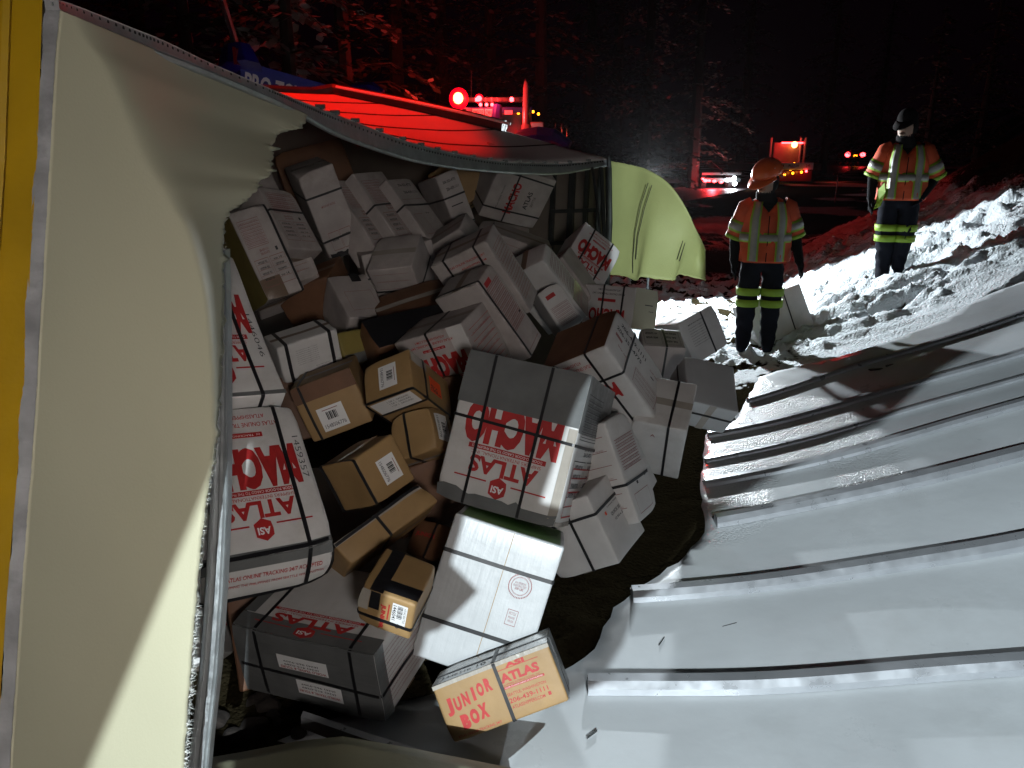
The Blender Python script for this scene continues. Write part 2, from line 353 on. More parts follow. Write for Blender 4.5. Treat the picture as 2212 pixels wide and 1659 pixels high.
n_, m_ = GX.shape
me = bpy.data.meshes.new('snow_ground')
idx = np.arange(n_ * m_).reshape(n_, m_)
q = np.stack([idx[:-1, :-1], idx[:-1, 1:], idx[1:, 1:], idx[1:, :-1]], -1).reshape(-1, 4)
me.vertices.add(n_ * m_); me.vertices.foreach_set('co', np.stack([GX, GY, Zr], -1).ravel())
me.loops.add(q.size); me.loops.foreach_set('vertex_index', q.ravel())
me.polygons.add(len(q)); me.polygons.foreach_set('loop_start', np.arange(0, q.size, 4)); me.polygons.foreach_set('loop_total', np.full(len(q), 4))
me.polygons.foreach_set('use_smooth', np.ones(len(q), bool))
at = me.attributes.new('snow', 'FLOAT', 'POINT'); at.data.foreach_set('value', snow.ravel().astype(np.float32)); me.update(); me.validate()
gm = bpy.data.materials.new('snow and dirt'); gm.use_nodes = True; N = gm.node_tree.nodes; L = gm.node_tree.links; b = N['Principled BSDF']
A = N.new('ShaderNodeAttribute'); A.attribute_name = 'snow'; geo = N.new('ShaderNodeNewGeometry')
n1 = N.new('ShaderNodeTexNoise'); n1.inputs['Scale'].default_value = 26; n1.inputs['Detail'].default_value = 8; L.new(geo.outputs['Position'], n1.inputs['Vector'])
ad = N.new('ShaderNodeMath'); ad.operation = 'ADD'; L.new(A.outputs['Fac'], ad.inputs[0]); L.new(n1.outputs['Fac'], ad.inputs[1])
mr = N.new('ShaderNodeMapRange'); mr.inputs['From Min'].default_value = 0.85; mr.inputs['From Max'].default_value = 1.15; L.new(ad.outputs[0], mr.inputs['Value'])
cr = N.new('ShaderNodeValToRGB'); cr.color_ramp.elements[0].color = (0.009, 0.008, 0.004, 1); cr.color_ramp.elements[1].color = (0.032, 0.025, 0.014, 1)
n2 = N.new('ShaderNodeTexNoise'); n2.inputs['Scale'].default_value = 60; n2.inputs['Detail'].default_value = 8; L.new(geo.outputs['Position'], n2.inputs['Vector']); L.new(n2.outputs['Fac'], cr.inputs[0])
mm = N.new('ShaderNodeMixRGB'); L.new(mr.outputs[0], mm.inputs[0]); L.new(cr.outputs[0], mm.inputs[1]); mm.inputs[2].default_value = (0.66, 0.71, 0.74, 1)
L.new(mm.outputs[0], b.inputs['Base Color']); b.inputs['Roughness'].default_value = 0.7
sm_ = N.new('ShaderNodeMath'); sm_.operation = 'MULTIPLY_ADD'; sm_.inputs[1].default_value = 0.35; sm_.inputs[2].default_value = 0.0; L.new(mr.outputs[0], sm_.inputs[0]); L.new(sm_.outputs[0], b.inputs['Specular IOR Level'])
bp = N.new('ShaderNodeBump'); bp.inputs['Strength'].default_value = 0.85; bp.inputs['Distance'].default_value = 0.025
n3 = N.new('ShaderNodeTexNoise'); n3.inputs['Scale'].default_value = 46; n3.inputs['Detail'].default_value = 8; L.new(geo.outputs['Position'], n3.inputs['Vector'])
L.new(n3.outputs['Fac'], bp.inputs['Height']); L.new(bp.outputs[0], b.inputs['Normal'])
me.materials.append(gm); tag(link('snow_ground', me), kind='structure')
vs, fs = fill_poly([tuple(p) for p in polyxy], 0.07)
ribs = [  # left end, right end, depth-wise rise: photographed lines of the bows
    ((1270, 1489), (2300, 1440), 1), ((1365, 1296), (2300, 1160), 1), ((1545, 1133), (2300, 965), 1), ((1522, 1052), (2300, 850), .75), ((1524, 1000), (2300, 790), .5), ((1530, 945), (2300, 740), .7), ((1615, 868), (2300, 650), .65)]
rib3 = [(SH(*a), SH(*b), s) for a, b, s in ribs]
def billow(x, y):
    z = 0.0
    return 0.007 * math.sin(3.1 * x + 1.7 * y) * math.sin(1.3 * x - 2.2 * y + 1) + 0.004 * math.sin(6 * y + 2 * x) + 0.012 * math.exp(-((x - 1.9) ** 2 + (y - 3.1) ** 2) * 6)
mm_ = mat('white sheet, part frosted', (0.55, 0.58, 0.60), 0.34, var=0.10, scale=1.7, coat=0.25, dirt=(0.36, 0.37, 0.37), dirt_amt=0.35); M['sheet_mix'] = mm_
N = mm_.node_tree.nodes; L = mm_.node_tree.links; b = N['Principled BSDF']
wt = N.new('ShaderNodeAttribute'); wt.attribute_name = 'wet'; gg = N.new('ShaderNodeNewGeometry')
na = N.new('ShaderNodeTexNoise'); na.inputs['Scale'].default_value = 5; na.inputs['Detail'].default_value = 6; L.new(gg.outputs['Position'], na.inputs['Vector'])
ad = N.new('ShaderNodeMath'); ad.operation = 'ADD'; L.new(wt.outputs['Fac'], ad.inputs[0]); L.new(na.outputs['Fac'], ad.inputs[1])
wr_ = N.new('ShaderNodeMapRange'); wr_.inputs['From Min'].default_value = 0.85; wr_.inputs['From Max'].default_value = 1.25; L.new(ad.outputs[0], wr_.inputs['Value'])
nb_ = N.new('ShaderNodeTexNoise'); nb_.inputs['Scale'].default_value = 75; nb_.inputs['Detail'].default_value = 4; L.new(gg.outputs['Position'], nb_.inputs['Vector'])
ng = N.new('ShaderNodeTexNoise'); ng.inputs['Scale'].default_value = 9; ng.inputs['Detail'].default_value = 2; L.new(gg.outputs['Position'], ng.inputs['Vector'])
st_ = N.new('ShaderNodeMath'); st_.operation = 'MULTIPLY_ADD'; st_.inputs[1].default_value = 0.95; st_.inputs[2].default_value = 0.03; L.new(wr_.outputs[0], st_.inputs[0])
bp = N.new('ShaderNodeBump'); bp.inputs['Distance'].default_value = 0.012; L.new(st_.outputs[0], bp.inputs['Strength']); L.new(nb_.outputs['Fac'], bp.inputs['Height'])
bp2 = N.new('ShaderNodeBump'); bp2.inputs['Distance'].default_value = 0.02; bp2.inputs['Strength'].default_value = 0.10; L.new(ng.outputs['Fac'], bp2.inputs['Height']); L.new(bp.outputs[0], bp2.inputs['Normal']); L.new(bp2.outputs[0], b.inputs['Normal'])
cw = N.new('ShaderNodeMath'); cw.operation = 'MULTIPLY_ADD'; cw.inputs[1].default_value = 0.65; cw.inputs[2].default_value = 0.25; L.new(wr_.outputs[0], cw.inputs[0]); L.new(cw.outputs[0], b.inputs['Coat Weight'])
sc1 = N.new('ShaderNodeTexNoise'); sc1.inputs['Scale'].default_value = 2.4; sc1.inputs['Detail'].default_value = 9; sc1.inputs['Roughness'].default_value = .7; L.new(gg.outputs['Position'], sc1.inputs['Vector'])
rr_ = N.new('ShaderNodeMapRange'); rr_.inputs['From Min'].default_value = .35; rr_.inputs['From Max'].default_value = .7; rr_.inputs['To Min'].default_value = .26; rr_.inputs['To Max'].default_value = .48; L.new(sc1.outputs['Fac'], rr_.inputs['Value']); L.new(rr_.outputs[0], b.inputs['Roughness'])
roof = thing('torn_roof_sheet', (1.6, 3.2, -0.1), 'wide white ribbed sheet torn off the trailer, lying from the boxes up the bank', 'metal sheet')
off = Vector(roof.location)
sv = [Vector((v.x, v.y, float(sheet_z(v.x, v.y)) + billow(v.x, v.y))) - off for v in vs]
sheet = mesh('skin', sv, fs, 'sheet_mix', roof, smooth=True)
wet = [(1515, 940), (1560, 900), (1640, 820), (1800, 870), (1905, 915), (1950, 975), (1960, 1060), (1800, 1070), (1760, 1010), (1690, 1030), (1640, 1075), (1700, 1110), (1620, 1150), (1540, 1180), (1515, 1060)]
wxy = [(p.x, p.y) for p in (SH(*p) for p in wet)]
cx = np.array([[sum(sv[i][k] for i in f) / len(f) + off[k] for k in (0, 1)] for f in fs])
wv = np.array([(v.x, v.y) for v in vs]); wc = np.array(wxy)
dmin = np.full(len(wv), 9.0)
for i in range(len(wc)):
    p_, q_ = wc[i], wc[(i + 1) % len(wc)]; dd = q_ - p_; tt = np.clip(((wv - p_) @ dd) / (dd @ dd + 1e-9), 0, 1); dmin = np.minimum(dmin, np.hypot(*(wv - p_ - tt[:, None] * dd).T))
sd = np.where(inpoly(wv[:, 0], wv[:, 1], wxy), dmin, -dmin)
wa = sheet.data.attributes.new('wet', 'FLOAT', 'POINT'); wa.data.foreach_set('value', np.clip(sd / .25 + .5, 0, 1).astype(np.float32))
md = sheet.modifiers.new('t', 'SOLIDIFY'); md.thickness = 0.004; md.offset = -1
for a, b_r, s in rib3:
    k = 26; rows_f = []; w_ = 0.072 * s; h_ = 0.052 * s
    prof = [(-w_ * .55, 0.002), (-w_ * .5, h_ * .55), (-w_ * .18, h_), (w_ * .5, h_), (w_ * .62, h_ * .2), (w_ * .8, 0.002)]
    dirv = (b_r - a); dirv.z = 0; dirv.normalize(); nrm = Vector((-dirv.y, dirv.x, 0))
    rings = []
    for i in range(k + 1):
        p = a.lerp(b_r, i / k); bend = 0.008 * math.sin(i * .35 + a.y * 3)
        c = p + nrm * bend
        rings.append([Vector((c.x + nrm.x * u, c.y + nrm.y * u, float(sheet_z(c.x + nrm.x * u, c.y + nrm.y * u)) + billow(c.x, c.y) + hh)) - off for u, hh in prof])
    mb = MB(); mb.loft(rings); mb.build('bow', 'bow_metal', roof)
    mb = MB(); mb.loft([[r[5] + nrm * 0.002 + Vector((0, 0, .003)), r[5] + nrm * (.022 * s) + Vector((0, 0, .003)), r[5] + nrm * (.022 * s) + Vector((0, 0, .009)), r[5] + nrm * .002 + Vector((0, 0, .012))] for r in rings]); mb.build('dark_line', 'dark_line', roof)  # black strip painted in for the shadow behind each bow
# small hinge fittings on the sheet and slush left on it
for (px, py) in ((1900, 800), (1640, 1118)):
    p = SH(px, py); mb = MB(); mb.box((-.09, -.012, .004), (.09, .012, .016), at=p - off, rot=Matrix.Rotation(.25, 3, 'Z'), bev=.003)
    mb.tube([p - off + Vector((.05, .01, .03)), p - off + Vector((.11, .03, .035))], .009); mb.build('hinge', 'dark_metal', roof)
for (xa, ya, xb, yb) in ((1423, 1397, 1434, 1381), (1268, 1597, 1288, 1582), (1560, 1358, 1590, 1350), (1905, 1230, 1950, 1222)):
    p = SH(xa, ya); q_ = SH(xb, yb); up_ = Vector((0, 0, .012)); sd_ = Vector((.004, .004, 0))
    mb = MB(); mb.loft([[p + up_ - off, p + up_ + sd_ - off, p + sd_ - off, p - off], [q_ + up_ - off, q_ + up_ + sd_ - off, q_ + sd_ - off, q_ - off]]); mb.build('scratch', 'dark_line', roof)
# the near fold of the sheet at the bottom edge, with its edge rail
fold = thing('folded_roof_edge', cast(760, 1650), 'cream folded edge of roof sheet at the bottom of the view', 'metal sheet'); fo = Vector(fold.location)
top_line = [(425, 1650), (520, 1634), (640, 1611), (740, 1600), (900, 1628), (1120, 1672), (1300, 1700)]
rows = []
for k in range(14):
    t = k / 13
    rows.append([P(x, y + t * 330, 2.62 - 0.10 * (i / 6) - 0.75 * t) + Vector((0, 0, 0.05 * math.sin(t * 2.6 + .3))) - fo for i, (x, y) in enumerate([(top_line[j][0] + (top_line[j + 1][0] - top_line[j][0]) * s / 4, top_line[j][1] + (top_line[j + 1][1] - top_line[j][1]) * s / 4) for j in range(6) for s in range(4)])])
M['fold'] = mat('cream roof sheet', (0.36, 0.36, 0.24), 0.5, var=0.08, scale=3, bump=0.15, bscale=40)
grid_mesh('skin', rows, 'fold', fold, 0.004)
rail_pts = [(650, 1548), (720, 1572), (800, 1600), (900, 1630), (1010, 1662), (1120, 1700)]
def strip3(pts, w0, d, depth=0.03):
    mb = MB(); rings = []
    for i, (x, y) in enumerate(pts):
        dd = d[i] if isinstance(d, (list, tuple)) else d; ww = w0[i] if isinstance(w0, (list, tuple)) else w0
        p = P(x, y, dd); q_ = P(x, y + ww, dd); n = Vector((0, depth, 0)); rings.append([p, q_, q_ + n, p + n])
    mb.loft(rings); return mb
mb = strip3(rail_pts, [24, 28, 30, 32, 34, 34], [2.72, 2.69, 2.66, 2.63, 2.58, 2.5]); mb.v = [v - fo for v in mb.v]; mb.build('edge_rail', 'bow_metal', fold)
# ================================================================== BOXES
def nz3(p, s):
    return math.sin(p.x * 7.1 + s) * math.sin(p.y * 6.3 + s * 2.1) + 0.6 * math.sin(p.z * 8.7 + p.x * 5 + s * 1.3) * math.sin(p.y * 9.1 - s)
def rr_path(a, b, r):  # rounded rectangle, half sizes a b
    out = []
    for (sx, sy, t0) in ((1, 1, 0), (-1, 1, 90), (-1, -1, 180), (1, -1, 270)):
        for k in range(4):
            t = R_(t0 + 30 * k); out.append((sx * (a - r) + r * math.cos(t), sy * (b - r) + r * math.sin(t)))
    return out
FACES = {'front': ((1, 0, 0), (0, 1, 0), (0, 0, 1)), 'right': ((0, 0, -1), (0, 1, 0), (1, 0, 0)), 'left': ((0, 0, 1), (0, 1, 0), (-1, 0, 0)),
         'top': ((1, 0, 0), (0, 0, -1), (0, 1, 0)), 'bottom': ((1, 0, 0), (0, 0, 1), (0, -1, 0))}
INK = ['red_ink', 'black_ink', 'label', 'dim_ink', 'orange', 'white_ink']
def T(s, x, y, h, w, c=0, bold=0.02, curl=0): return ('t', s, x, y, h, w, c, bold, curl)
def BR(x0, y0, x1, y1, c=0): return ('r', x0, y0, x1, y1, c)
def OL(x0, y0, x1, y1, c=0, t=0.012): return [BR(x0, y0, x1, y0 + t, c), BR(x0, y1 - t, x1, y1, c), BR(x0, y0 + t, x0 + t, y1 - t, c), BR(x1 - t, y0 + t, x1, y1 - t, c)]
def logo(x, y, s, c=0, hole=2):
    return [('p', [(x - .16 * s, y + .02 * s), (x - .15 * s, y + .12 * s), (x, y + .20 * s), (x + .17 * s, y + .13 * s), (x + .18 * s, y - .06 * s), (x + .02 * s, y - .14 * s), (x - .14 * s, y - .08 * s)], c),
            T('ASI', x + .01 * s, y + .05 * s, .11 * s, .24 * s, hole, .03), BR(x - .10 * s, y - .06 * s, x - .03 * s, y - .02 * s, hole), BR(x + .03 * s, y - .07 * s, x + .10 * s, y - .03 * s, hole)]
def d_atlas(y0=0.0, k=1.0, c=0):
    L_ = logo(0, y0 + .70 * k, .85 * k, c) + [BR(-.78, y0 + .655 * k, -.20, y0 + .675 * k, c), BR(.22, y0 + .655 * k, .78, y0 + .675 * k, c),
        T('ATLAS', 0, y0 + .47 * k, .23 * k, 1.16, c, .035), T('SHIPPERS INTERNATIONAL, INC.', 0, y0 + .315 * k, .05 * k, 1.2, c, .0),
        BR(-.66, y0 + .21 * k, .66, y0 + .275 * k, c), T('DOOR-TO-DOOR CARGO TO THE PHILIPPINES', 0, y0 + .243 * k, .036 * k, 1.2, 2, 0)]
    return L_
def d_macho(c=0): return d_atlas(c=c) + [T('MACHO', 0, -.10, .60, 1.62, c, .07), BR(-.34, -.62, .34, -.55, c), T('(((  TRACKING  ***', 0, -.585, .04, .6, 2, 0),
                                          T('ATLAS ONLINE TRACKING 24/7', 0, -.74, .065, 1.3, c, .01), T('ATLASSHIPPERS.COM f', 0, -.86, .06, .9, c, .01)]
def d_table(c=3, k=1):
    rs = random.Random(k); L_ = OL(-.85, .18, .30, .80, c, .01)
    for i in range(8): L_.append(BR(-.82, .22 + i * .07, .27, .23 + i * .07, c)); L_.append(T('SHIPPING RATES AND PORTS OF'[: rs.randint(14, 26)], -.28, .262 + i * .068, .032, 1.0, c, 0))
    L_ += [T('206-439-1111', -.1, .08, .06, .5, c, .02), T('206-353-4775', -.1, .0, .06, .5, c, .02), BR(.5, -.02, .62, .07, 1)]
    L_ += OL(-.85, -.75, -.08, -.10, c, .012) + OL(0.0, -.75, .80, -.10, c, .012)
    for i in range(4):
        L_.append(BR(-.8, -.22 - i * .13, -.12, -.212 - i * .13, c)); L_.append(BR(.05, -.22 - i * .13, .75, -.212 - i * .13, c))
        L_.append(T(rs.choice(['wmuun vu', 'unmw eu', 'vuumn', 'wvnnuw']), -.46, -.18 - i * .13, .055, .5, 1, .01)); L_.append(T(rs.choice(['nuwm', 'vw 14', 'umnw']), .40, -.18 - i * .13, .055, .45, 1, .01))
    return L_
def d_lines(c=3, rows=16, x0=-.8, x1=.8, y0=-.7, y1=.75, txt=True):
    L_ = []
    for i in range(rows):
        y = y1 - (y1 - y0) * i / (rows - 1); L_.append(BR(x0, y, x1, y + .012, c))
        if txt and i % 2: L_.append(T(random.choice(['ALL ITEMS DECLARED AND PACKED', 'RATES AND TRANSIT TIME LUZON', 'VISAYAS MINDANAO PORTS OF CALL']), (x0 + x1) / 2, y + .035, .03, (x1 - x0) * .85, c, 0))
    return L_
def d_phone(): return [T('206-439-1111', -.28, .58, .16, 1.0, 1, .02), T('206-353-4775', -.38, .26, .16, 1.0, 1, .02), BR(-.86, -.1, -.6, .02, 3), T('Call now', .60, .45, .07, .35, 3), BR(.5, .2, .62, .25, 1)] + \
    OL(.0, -.85, .85, -.18, 3) + [BR(.03, -.28 - .09 * i, .82, -.275 - .09 * i, 3) for i in range(6)] + [T('ATLAS DOOR TO DOOR RATES', .42, -.25 - .18 * i, .04, .7, 3, 0) for i in range(3)] + [T('Ship safe', -.5, -.35, .08, .4, 3)]
def d_junior():
    rs = random.Random(2); L_ = []
    for i, ch in enumerate('JUNIOR'): L_.append(T(ch, -.86 + i * .148 - (.02 if i > 3 else 0), .12 + .06 * i + (.05 if ch == 'J' else 0), .60 if ch == 'J' else .46, .05 if ch == 'I' else .118, 0, .06))
    for i, ch in enumerate('BOX'): L_.append(T(ch, -.68 + i * .165, -.46 + .06 * i, .50, .15, 0, .08))
    L_ += [T('ATLAS', .42, .42, .32, .68, 0, .05), BR(.04, .70, .80, .72, 0), T('ASI', .40, .80, .16, .34, 0, .05), T('SHIPPERS INTERNATIONAL, INC.', .43, .18, .07, .66, 0, 0),
           BR(.08, .05, .80, .13, 0), T('DOOR-TO-DOOR CARGO TO THE PHILIPPINES', .44, .09, .045, .66, 5, 0), T('SEATTLE, WASHINGTON', .44, -.16, .11, .68, 0, .005), T('206-439-1111', .44, -.36, .16, .68, 0, .015),
           T('ATLASSHIPPERS.COM', .40, -.58, .11, .58, 0, .005), BR(.75, -.62, .80, -.5, 0), T('ATLAS ONLINE TRACKING 24/7', -.52, -.88, .09, .78, 0, .01)]
    return L_
def d_barlabel(num, x0=-.55, y0=-.7, x1=.35, y1=.7):  # a white courier label, number down its length
    w_ = x1 - x0; h_ = y1 - y0; L_ = [BR(x0, y0, x1, y1, 2)]
    return L_ + [('tv', num, x0 + w_ * .2, (y0 + y1) / 2, w_ * .16, h_ * .82, 1, .0)] + [BR(x0 + w_ * .45, y0 + h_ * (.30 + .045 * i), x0 + w_ * .78, y0 + h_ * (.30 + .045 * i) + h_ * (.018 + .012 * (i * 7 % 3)), 1) for i in range(9)] + [BR(x0 + w_ * .86, y0 + h_ * .2, x0 + w_ * .89, y0 + h_ * .8, 3)]
def printing(spec_items, face, rot, dims, fn, parent, name='printing'):
    U, V, Nn = [Vector(a) for a in FACES[face]]
    hx = abs(U.dot(Vector(dims))) / 2; hy = abs(V.dot(Vector(dims))) / 2; hz = abs(Nn.dot(Vector(dims))) / 2
    def mp(x, y, lay):
        for _ in range((rot // 90) % 4): x, y = -y, x
        return fn(U * (x * hx * .97) + V * (y * hy * .97) + Nn * (hz + .0016 + lay * .0006))
    mb = MB(); flat_ = []
    for it in spec_items: flat_ += it if isinstance(it, list) else [it]
    for it in flat_:
        if it[0] in 't':
            _, s, x, y, h, w_, c, bold, curl = it; vs, fs = text_geo(s, bold); mb.add([mp(x + a * w_, y + b_ * h, 1 + (c in (2, 5))) for a, b_ in vs], fs, c)
        elif it[0] == 'tv':
            _, s, x, y, h, w_, c, bold = it; vs, fs = text_geo(s, bold); mb.add([mp(x + b_ * h, y - a * w_, 2) for a, b_ in vs], fs, c)
        elif it[0] == 'r':
            _, x0, y0, x1, y1, c = it; nx = max(1, int((x1 - x0) / .12)); ny = max(1, int((y1 - y0) / .12)); vs = []; fs = []
            for j in range(ny + 1):
                for i in range(nx + 1): vs.append(mp(x0 + (x1 - x0) * i / nx, y0 + (y1 - y0) * j / ny, (1 if c != 2 else .4)))
            for j in range(ny):
                for i in range(nx): k = j * (nx + 1) + i; fs.append((k, k + 1, k + nx + 2, k + nx + 1))
            mb.add(vs, fs, c)
        elif it[0] == 'p': mb.add([mp(x, y, 1) for x, y in it[1]], [tuple(range(len(it[1])))], it[2])
    return mb.build(name, INK, parent)
def patch(name, face, x0, y0, x1, y1, m, dims, fn, parent, lay=.0011, jag=0.0, rs=random):
    U, V, Nn = [Vector(a) for a in FACES[face]]
    hx = abs(U.dot(Vector(dims))) / 2; hy = abs(V.dot(Vector(dims))) / 2; hz = abs(Nn.dot(Vector(dims))) / 2
    nx = max(2, int((x1 - x0) * 9)); ny = max(2, int((y1 - y0) * 9)); vs = []; fs = []
    jt = [rs.choice((0, 0, 1, 1, .4)) * jag for _ in range(nx + 1)]
    for j in range(ny + 1):
        for i in range(nx + 1):
            y = y0 + (y1 - y0) * j / ny + (jt[i] if j == ny else 0); x = x0 + (x1 - x0) * i / nx
            e = min(i, nx - i, j, ny - j) == 0
            vs.append(fn(U * (x * hx) + V * (y * hy) + Nn * (hz + lay)))
    for j in range(ny):
        for i in range(nx): k = j * (nx + 1) + i; fs.append((k, k + 1, k + nx + 2, k + nx + 1))
    return mesh(name, vs, fs, m, parent)
BOX_T = {
'central':((0.0798, 3.3205, 0.6915),(0.928, 0.244, -0.282, -0.353, 0.33, -0.875, -0.121, 0.912, 0.392),(0.549, 0.648, 0.596)),
'bigwhite':((-0.0835, 2.8392, 0.2121),(0.952, 0.301, -0.059, -0.152, 0.296, -0.943, -0.266, 0.907, 0.327),(0.447, 0.579, 0.42)),
'junior':((-0.0341, 2.4374, 0.061),(0.93, -0.361, -0.071, 0.075, 0.376, -0.923, 0.361, 0.853, 0.377),(0.444, 0.212, 0.257)),
'greybox':((-0.6939, 2.6615, 0.114),(0.938, -0.072, -0.338, -0.345, -0.122, -0.930, 0.026, 0.990, -0.140),(0.621, 0.324, 0.420)),
'leftlow':((-0.8615, 2.2996, 0.8185),(0.877, -0.397, 0.27, 0.477, 0.782, -0.401, -0.051, 0.481, 0.875),(0.38, 0.643, 0.4)),
'leftup':((-1.1535, 2.7687, 1.2203),(0.793, -0.438, 0.423, 0.599, 0.689, -0.408, -0.113, 0.577, 0.809),(0.343, 0.707, 0.4)),
'table0':((-1.4451, 4.4414, 1.3719),(0.773, -0.378, 0.509, 0.582, 0.104, -0.807, 0.252, 0.92, 0.3),(0.218, 0.514, 0.384)),
'table1':((-1.4553, 4.7555, 1.4522),(0.531, -0.477, 0.701, 0.837, 0.425, -0.344, -0.134, 0.769, 0.625),(0.254, 0.452, 0.4)),
'table2':((-1.2143, 5.1171, 1.6133),(0.872, -0.258, 0.417, 0.367, -0.22, -0.904, 0.325, 0.941, -0.097),(0.232, 0.56, 0.431)),
'table3':((-1.0793, 5.16, 1.4506),(0.408, -0.565, 0.718, 0.913, 0.275, -0.302, -0.027, 0.778, 0.627),(0.299, 0.529, 0.4)),
'table4':((-0.9244, 5.2699, 1.4818),(0.441, -0.573, 0.691, 0.897, 0.265, -0.353, 0.019, 0.775, 0.631),(0.31, 0.578, 0.4)),
'table5':((-0.7711, 5.3815, 1.4747),(0.368, -0.584, 0.724, 0.93, 0.238, -0.282, -0.008, 0.776, 0.63),(0.304, 0.48, 0.4)),
'table6':((-0.4772, 5.7707, 1.6096),(0.827, -0.356, 0.435, 0.463, -0.008, -0.886, 0.319, 0.934, 0.159),(0.17, 0.393, 0.385)),
'backmacho':((-0.0129, 6.2322, 1.7045),(0.873, 0.4, 0.28, 0.409, -0.285, -0.867, -0.267, 0.871, -0.412),(0.485, 0.432, 0.4)),
'backlow':((-0.0969, 5.8905, 1.2046),(0.974, 0.207, 0.097, -0.127, 0.843, -0.523, -0.19, 0.497, 0.847),(0.365, 0.299, 0.4)),
'tallbox':((-0.1548, 4.449, 1.2504),(0.84, -0.508, -0.188, -0.342, -0.229, -0.911, 0.42, 0.83, -0.367),(0.376, 0.498, 0.22)),
'lean1':((-0.1222, 4.1053, 1.0937),(0.32, -0.537, 0.781, 0.847, -0.207, -0.489, 0.424, 0.818, 0.388),(0.205, 0.519, 0.3)),
'onlinebox':((-0.2881, 3.9169, 0.9351),(0.856, -0.393, -0.335, -0.388, -0.06, -0.92, 0.341, 0.918, -0.204),(0.414, 0.415, 0.335)),
'smallwhite':((0.2781, 4.6837, 1.026),(0.825, -0.553, 0.115, 0.309, 0.272, -0.911, 0.473, 0.787, 0.396),(0.157, 0.284, 0.202)),
'plasticbox':((0.226, 4.9298, 1.1136),(0.113, -0.573, 0.811, 0.878, -0.324, -0.352, 0.465, 0.752, 0.467),(0.206, 0.517, 0.3)),
'macho3':((0.486, 5.5885, 1.1624),(0.805, 0.438, 0.4, 0.04, 0.633, -0.773, -0.592, 0.638, 0.492),(0.338, 0.398, 0.4)),
'macho4':((0.7168, 5.0933, 0.9652),(0.766, 0.109, -0.633, -0.64, 0.203, -0.741, 0.048, 0.973, 0.225),(0.398, 0.265, 0.299)),
'phonebox':((0.4862, 3.8573, 0.8478),(0.768, -0.571, -0.289, -0.456, -0.171, -0.874, 0.45, 0.803, -0.392),(0.383, 0.503, 0.332)),
'listbox':((0.4431, 3.4127, 0.4969),(0.521, -0.327, 0.789, 0.851, 0.275, -0.448, -0.071, 0.904, 0.421),(0.252, 0.487, 0.3)),
'strapbox':((0.7949, 3.8884, 0.5477),(0.952, -0.073, -0.296, -0.281, -0.59, -0.757, -0.119, 0.804, -0.582),(0.279, 0.473, 0.3)),
'ringbox':((0.3435, 3.2357, 0.3139),(0.463, -0.441, 0.769, 0.886, 0.222, -0.406, 0.009, 0.87, 0.494),(0.345, 0.334, 0.335)),
'shinybox':((1.0709, 4.1311, 0.658),(0.256, 0.085, -0.963, -0.538, 0.84, -0.07, 0.803, 0.536, 0.261),(0.2, 0.333, 0.3)),
'tablebox':((0.9335, 4.7471, 0.7166),(0.998, 0.036, -0.051, -0.043, -0.198, -0.979, -0.045, 0.98, -0.197),(0.259, 0.261, 0.263)),
'snowbox1':((1.3588, 5.7345, 0.6303),(0.818, -0.419, 0.394, 0.454, 0.05, -0.89, 0.353, 0.907, 0.231),(0.349, 0.335, 0.313)),
'snowbox2':((2.7488, 8.0162, 0.2946),(0.931, -0.357, 0.076, 0.166, 0.228, -0.96, 0.325, 0.906, 0.271),(0.629, 0.481, 0.36)),
'brown1':((-0.4894, 3.4962, 0.862),(0.901, -0.161, -0.403, -0.176, 0.714, -0.678, 0.397, 0.682, 0.615),(0.249, 0.211, 0.378)),
'brown2':((-0.8738, 3.6429, 0.7951),(0.934, -0.347, 0.086, 0.09, -0.006, -0.996, 0.346, 0.938, 0.025),(0.307, 0.284, 0.3)),
'brown3':((-0.4141, 3.376, 0.6861),(0.9, -0.223, -0.373, -0.193, 0.566, -0.802, 0.39, 0.794, 0.466),(0.217, 0.212, 0.207)),
'brown4':((-0.6075, 3.0082, 0.6625),(0.571, -0.412, 0.71, 0.791, 0.043, -0.611, 0.221, 0.91, 0.35),(0.23, 0.222, 0.245)),
'brown5':((-0.546, 2.9116, 0.4378),(0.703, -0.64, 0.31, 0.634, 0.367, -0.68, 0.322, 0.675, 0.664),(0.447, 0.109, 0.304)),
'whitelabel':((-1.0779, 3.8909, 0.9714),(0.815, -0.086, 0.573, 0.545, -0.219, -0.809, 0.195, 0.972, -0.131),(0.322, 0.208, 0.2)),
'brown6':((-0.9279, 4.0858, 0.9045),(0.625, -0.354, 0.695, 0.78, 0.266, -0.567, 0.016, 0.897, 0.442),(0.2, 0.181, 0.3)),
'tapejunior':((-0.4101, 2.4211, 0.4571),(0.953, 0.206, -0.223, -0.189, -0.175, -0.966, -0.238, 0.963, -0.128),(0.202, 0.161, 0.233)),
'darkbrown':((-0.2651, 3.0647, 0.2597),(0.644, 0.373, -0.668, -0.733, 0.55, -0.399, 0.219, 0.747, 0.627),(0.254, 0.159, 0.3)),
'mid1':((-0.9484, 4.5609, 1.025),(0.837, -0.467, 0.286, 0.547, 0.717, -0.432, -0.003, 0.518, 0.855),(0.239, 0.374, 0.3)),
'mid2':((-0.6799, 4.8239, 1.2422),(0.966, -0.229, -0.123, -0.229, -0.524, -0.82, 0.123, 0.82, -0.559),(0.288, 0.327, 0.3)),
'mid3':((-0.543, 4.1879, 0.9026),(0.832, -0.512, 0.213, 0.546, 0.691, -0.475, 0.096, 0.511, 0.854),(0.579, 0.211, 0.4)),
'edgebox':((-1.3244, 2.7205, 0.0169),(-0.017, -0.431, 0.902, 0.801, 0.534, 0.269, -0.598, 0.728, 0.336),(0.196, 0.19, 0.3)),
}
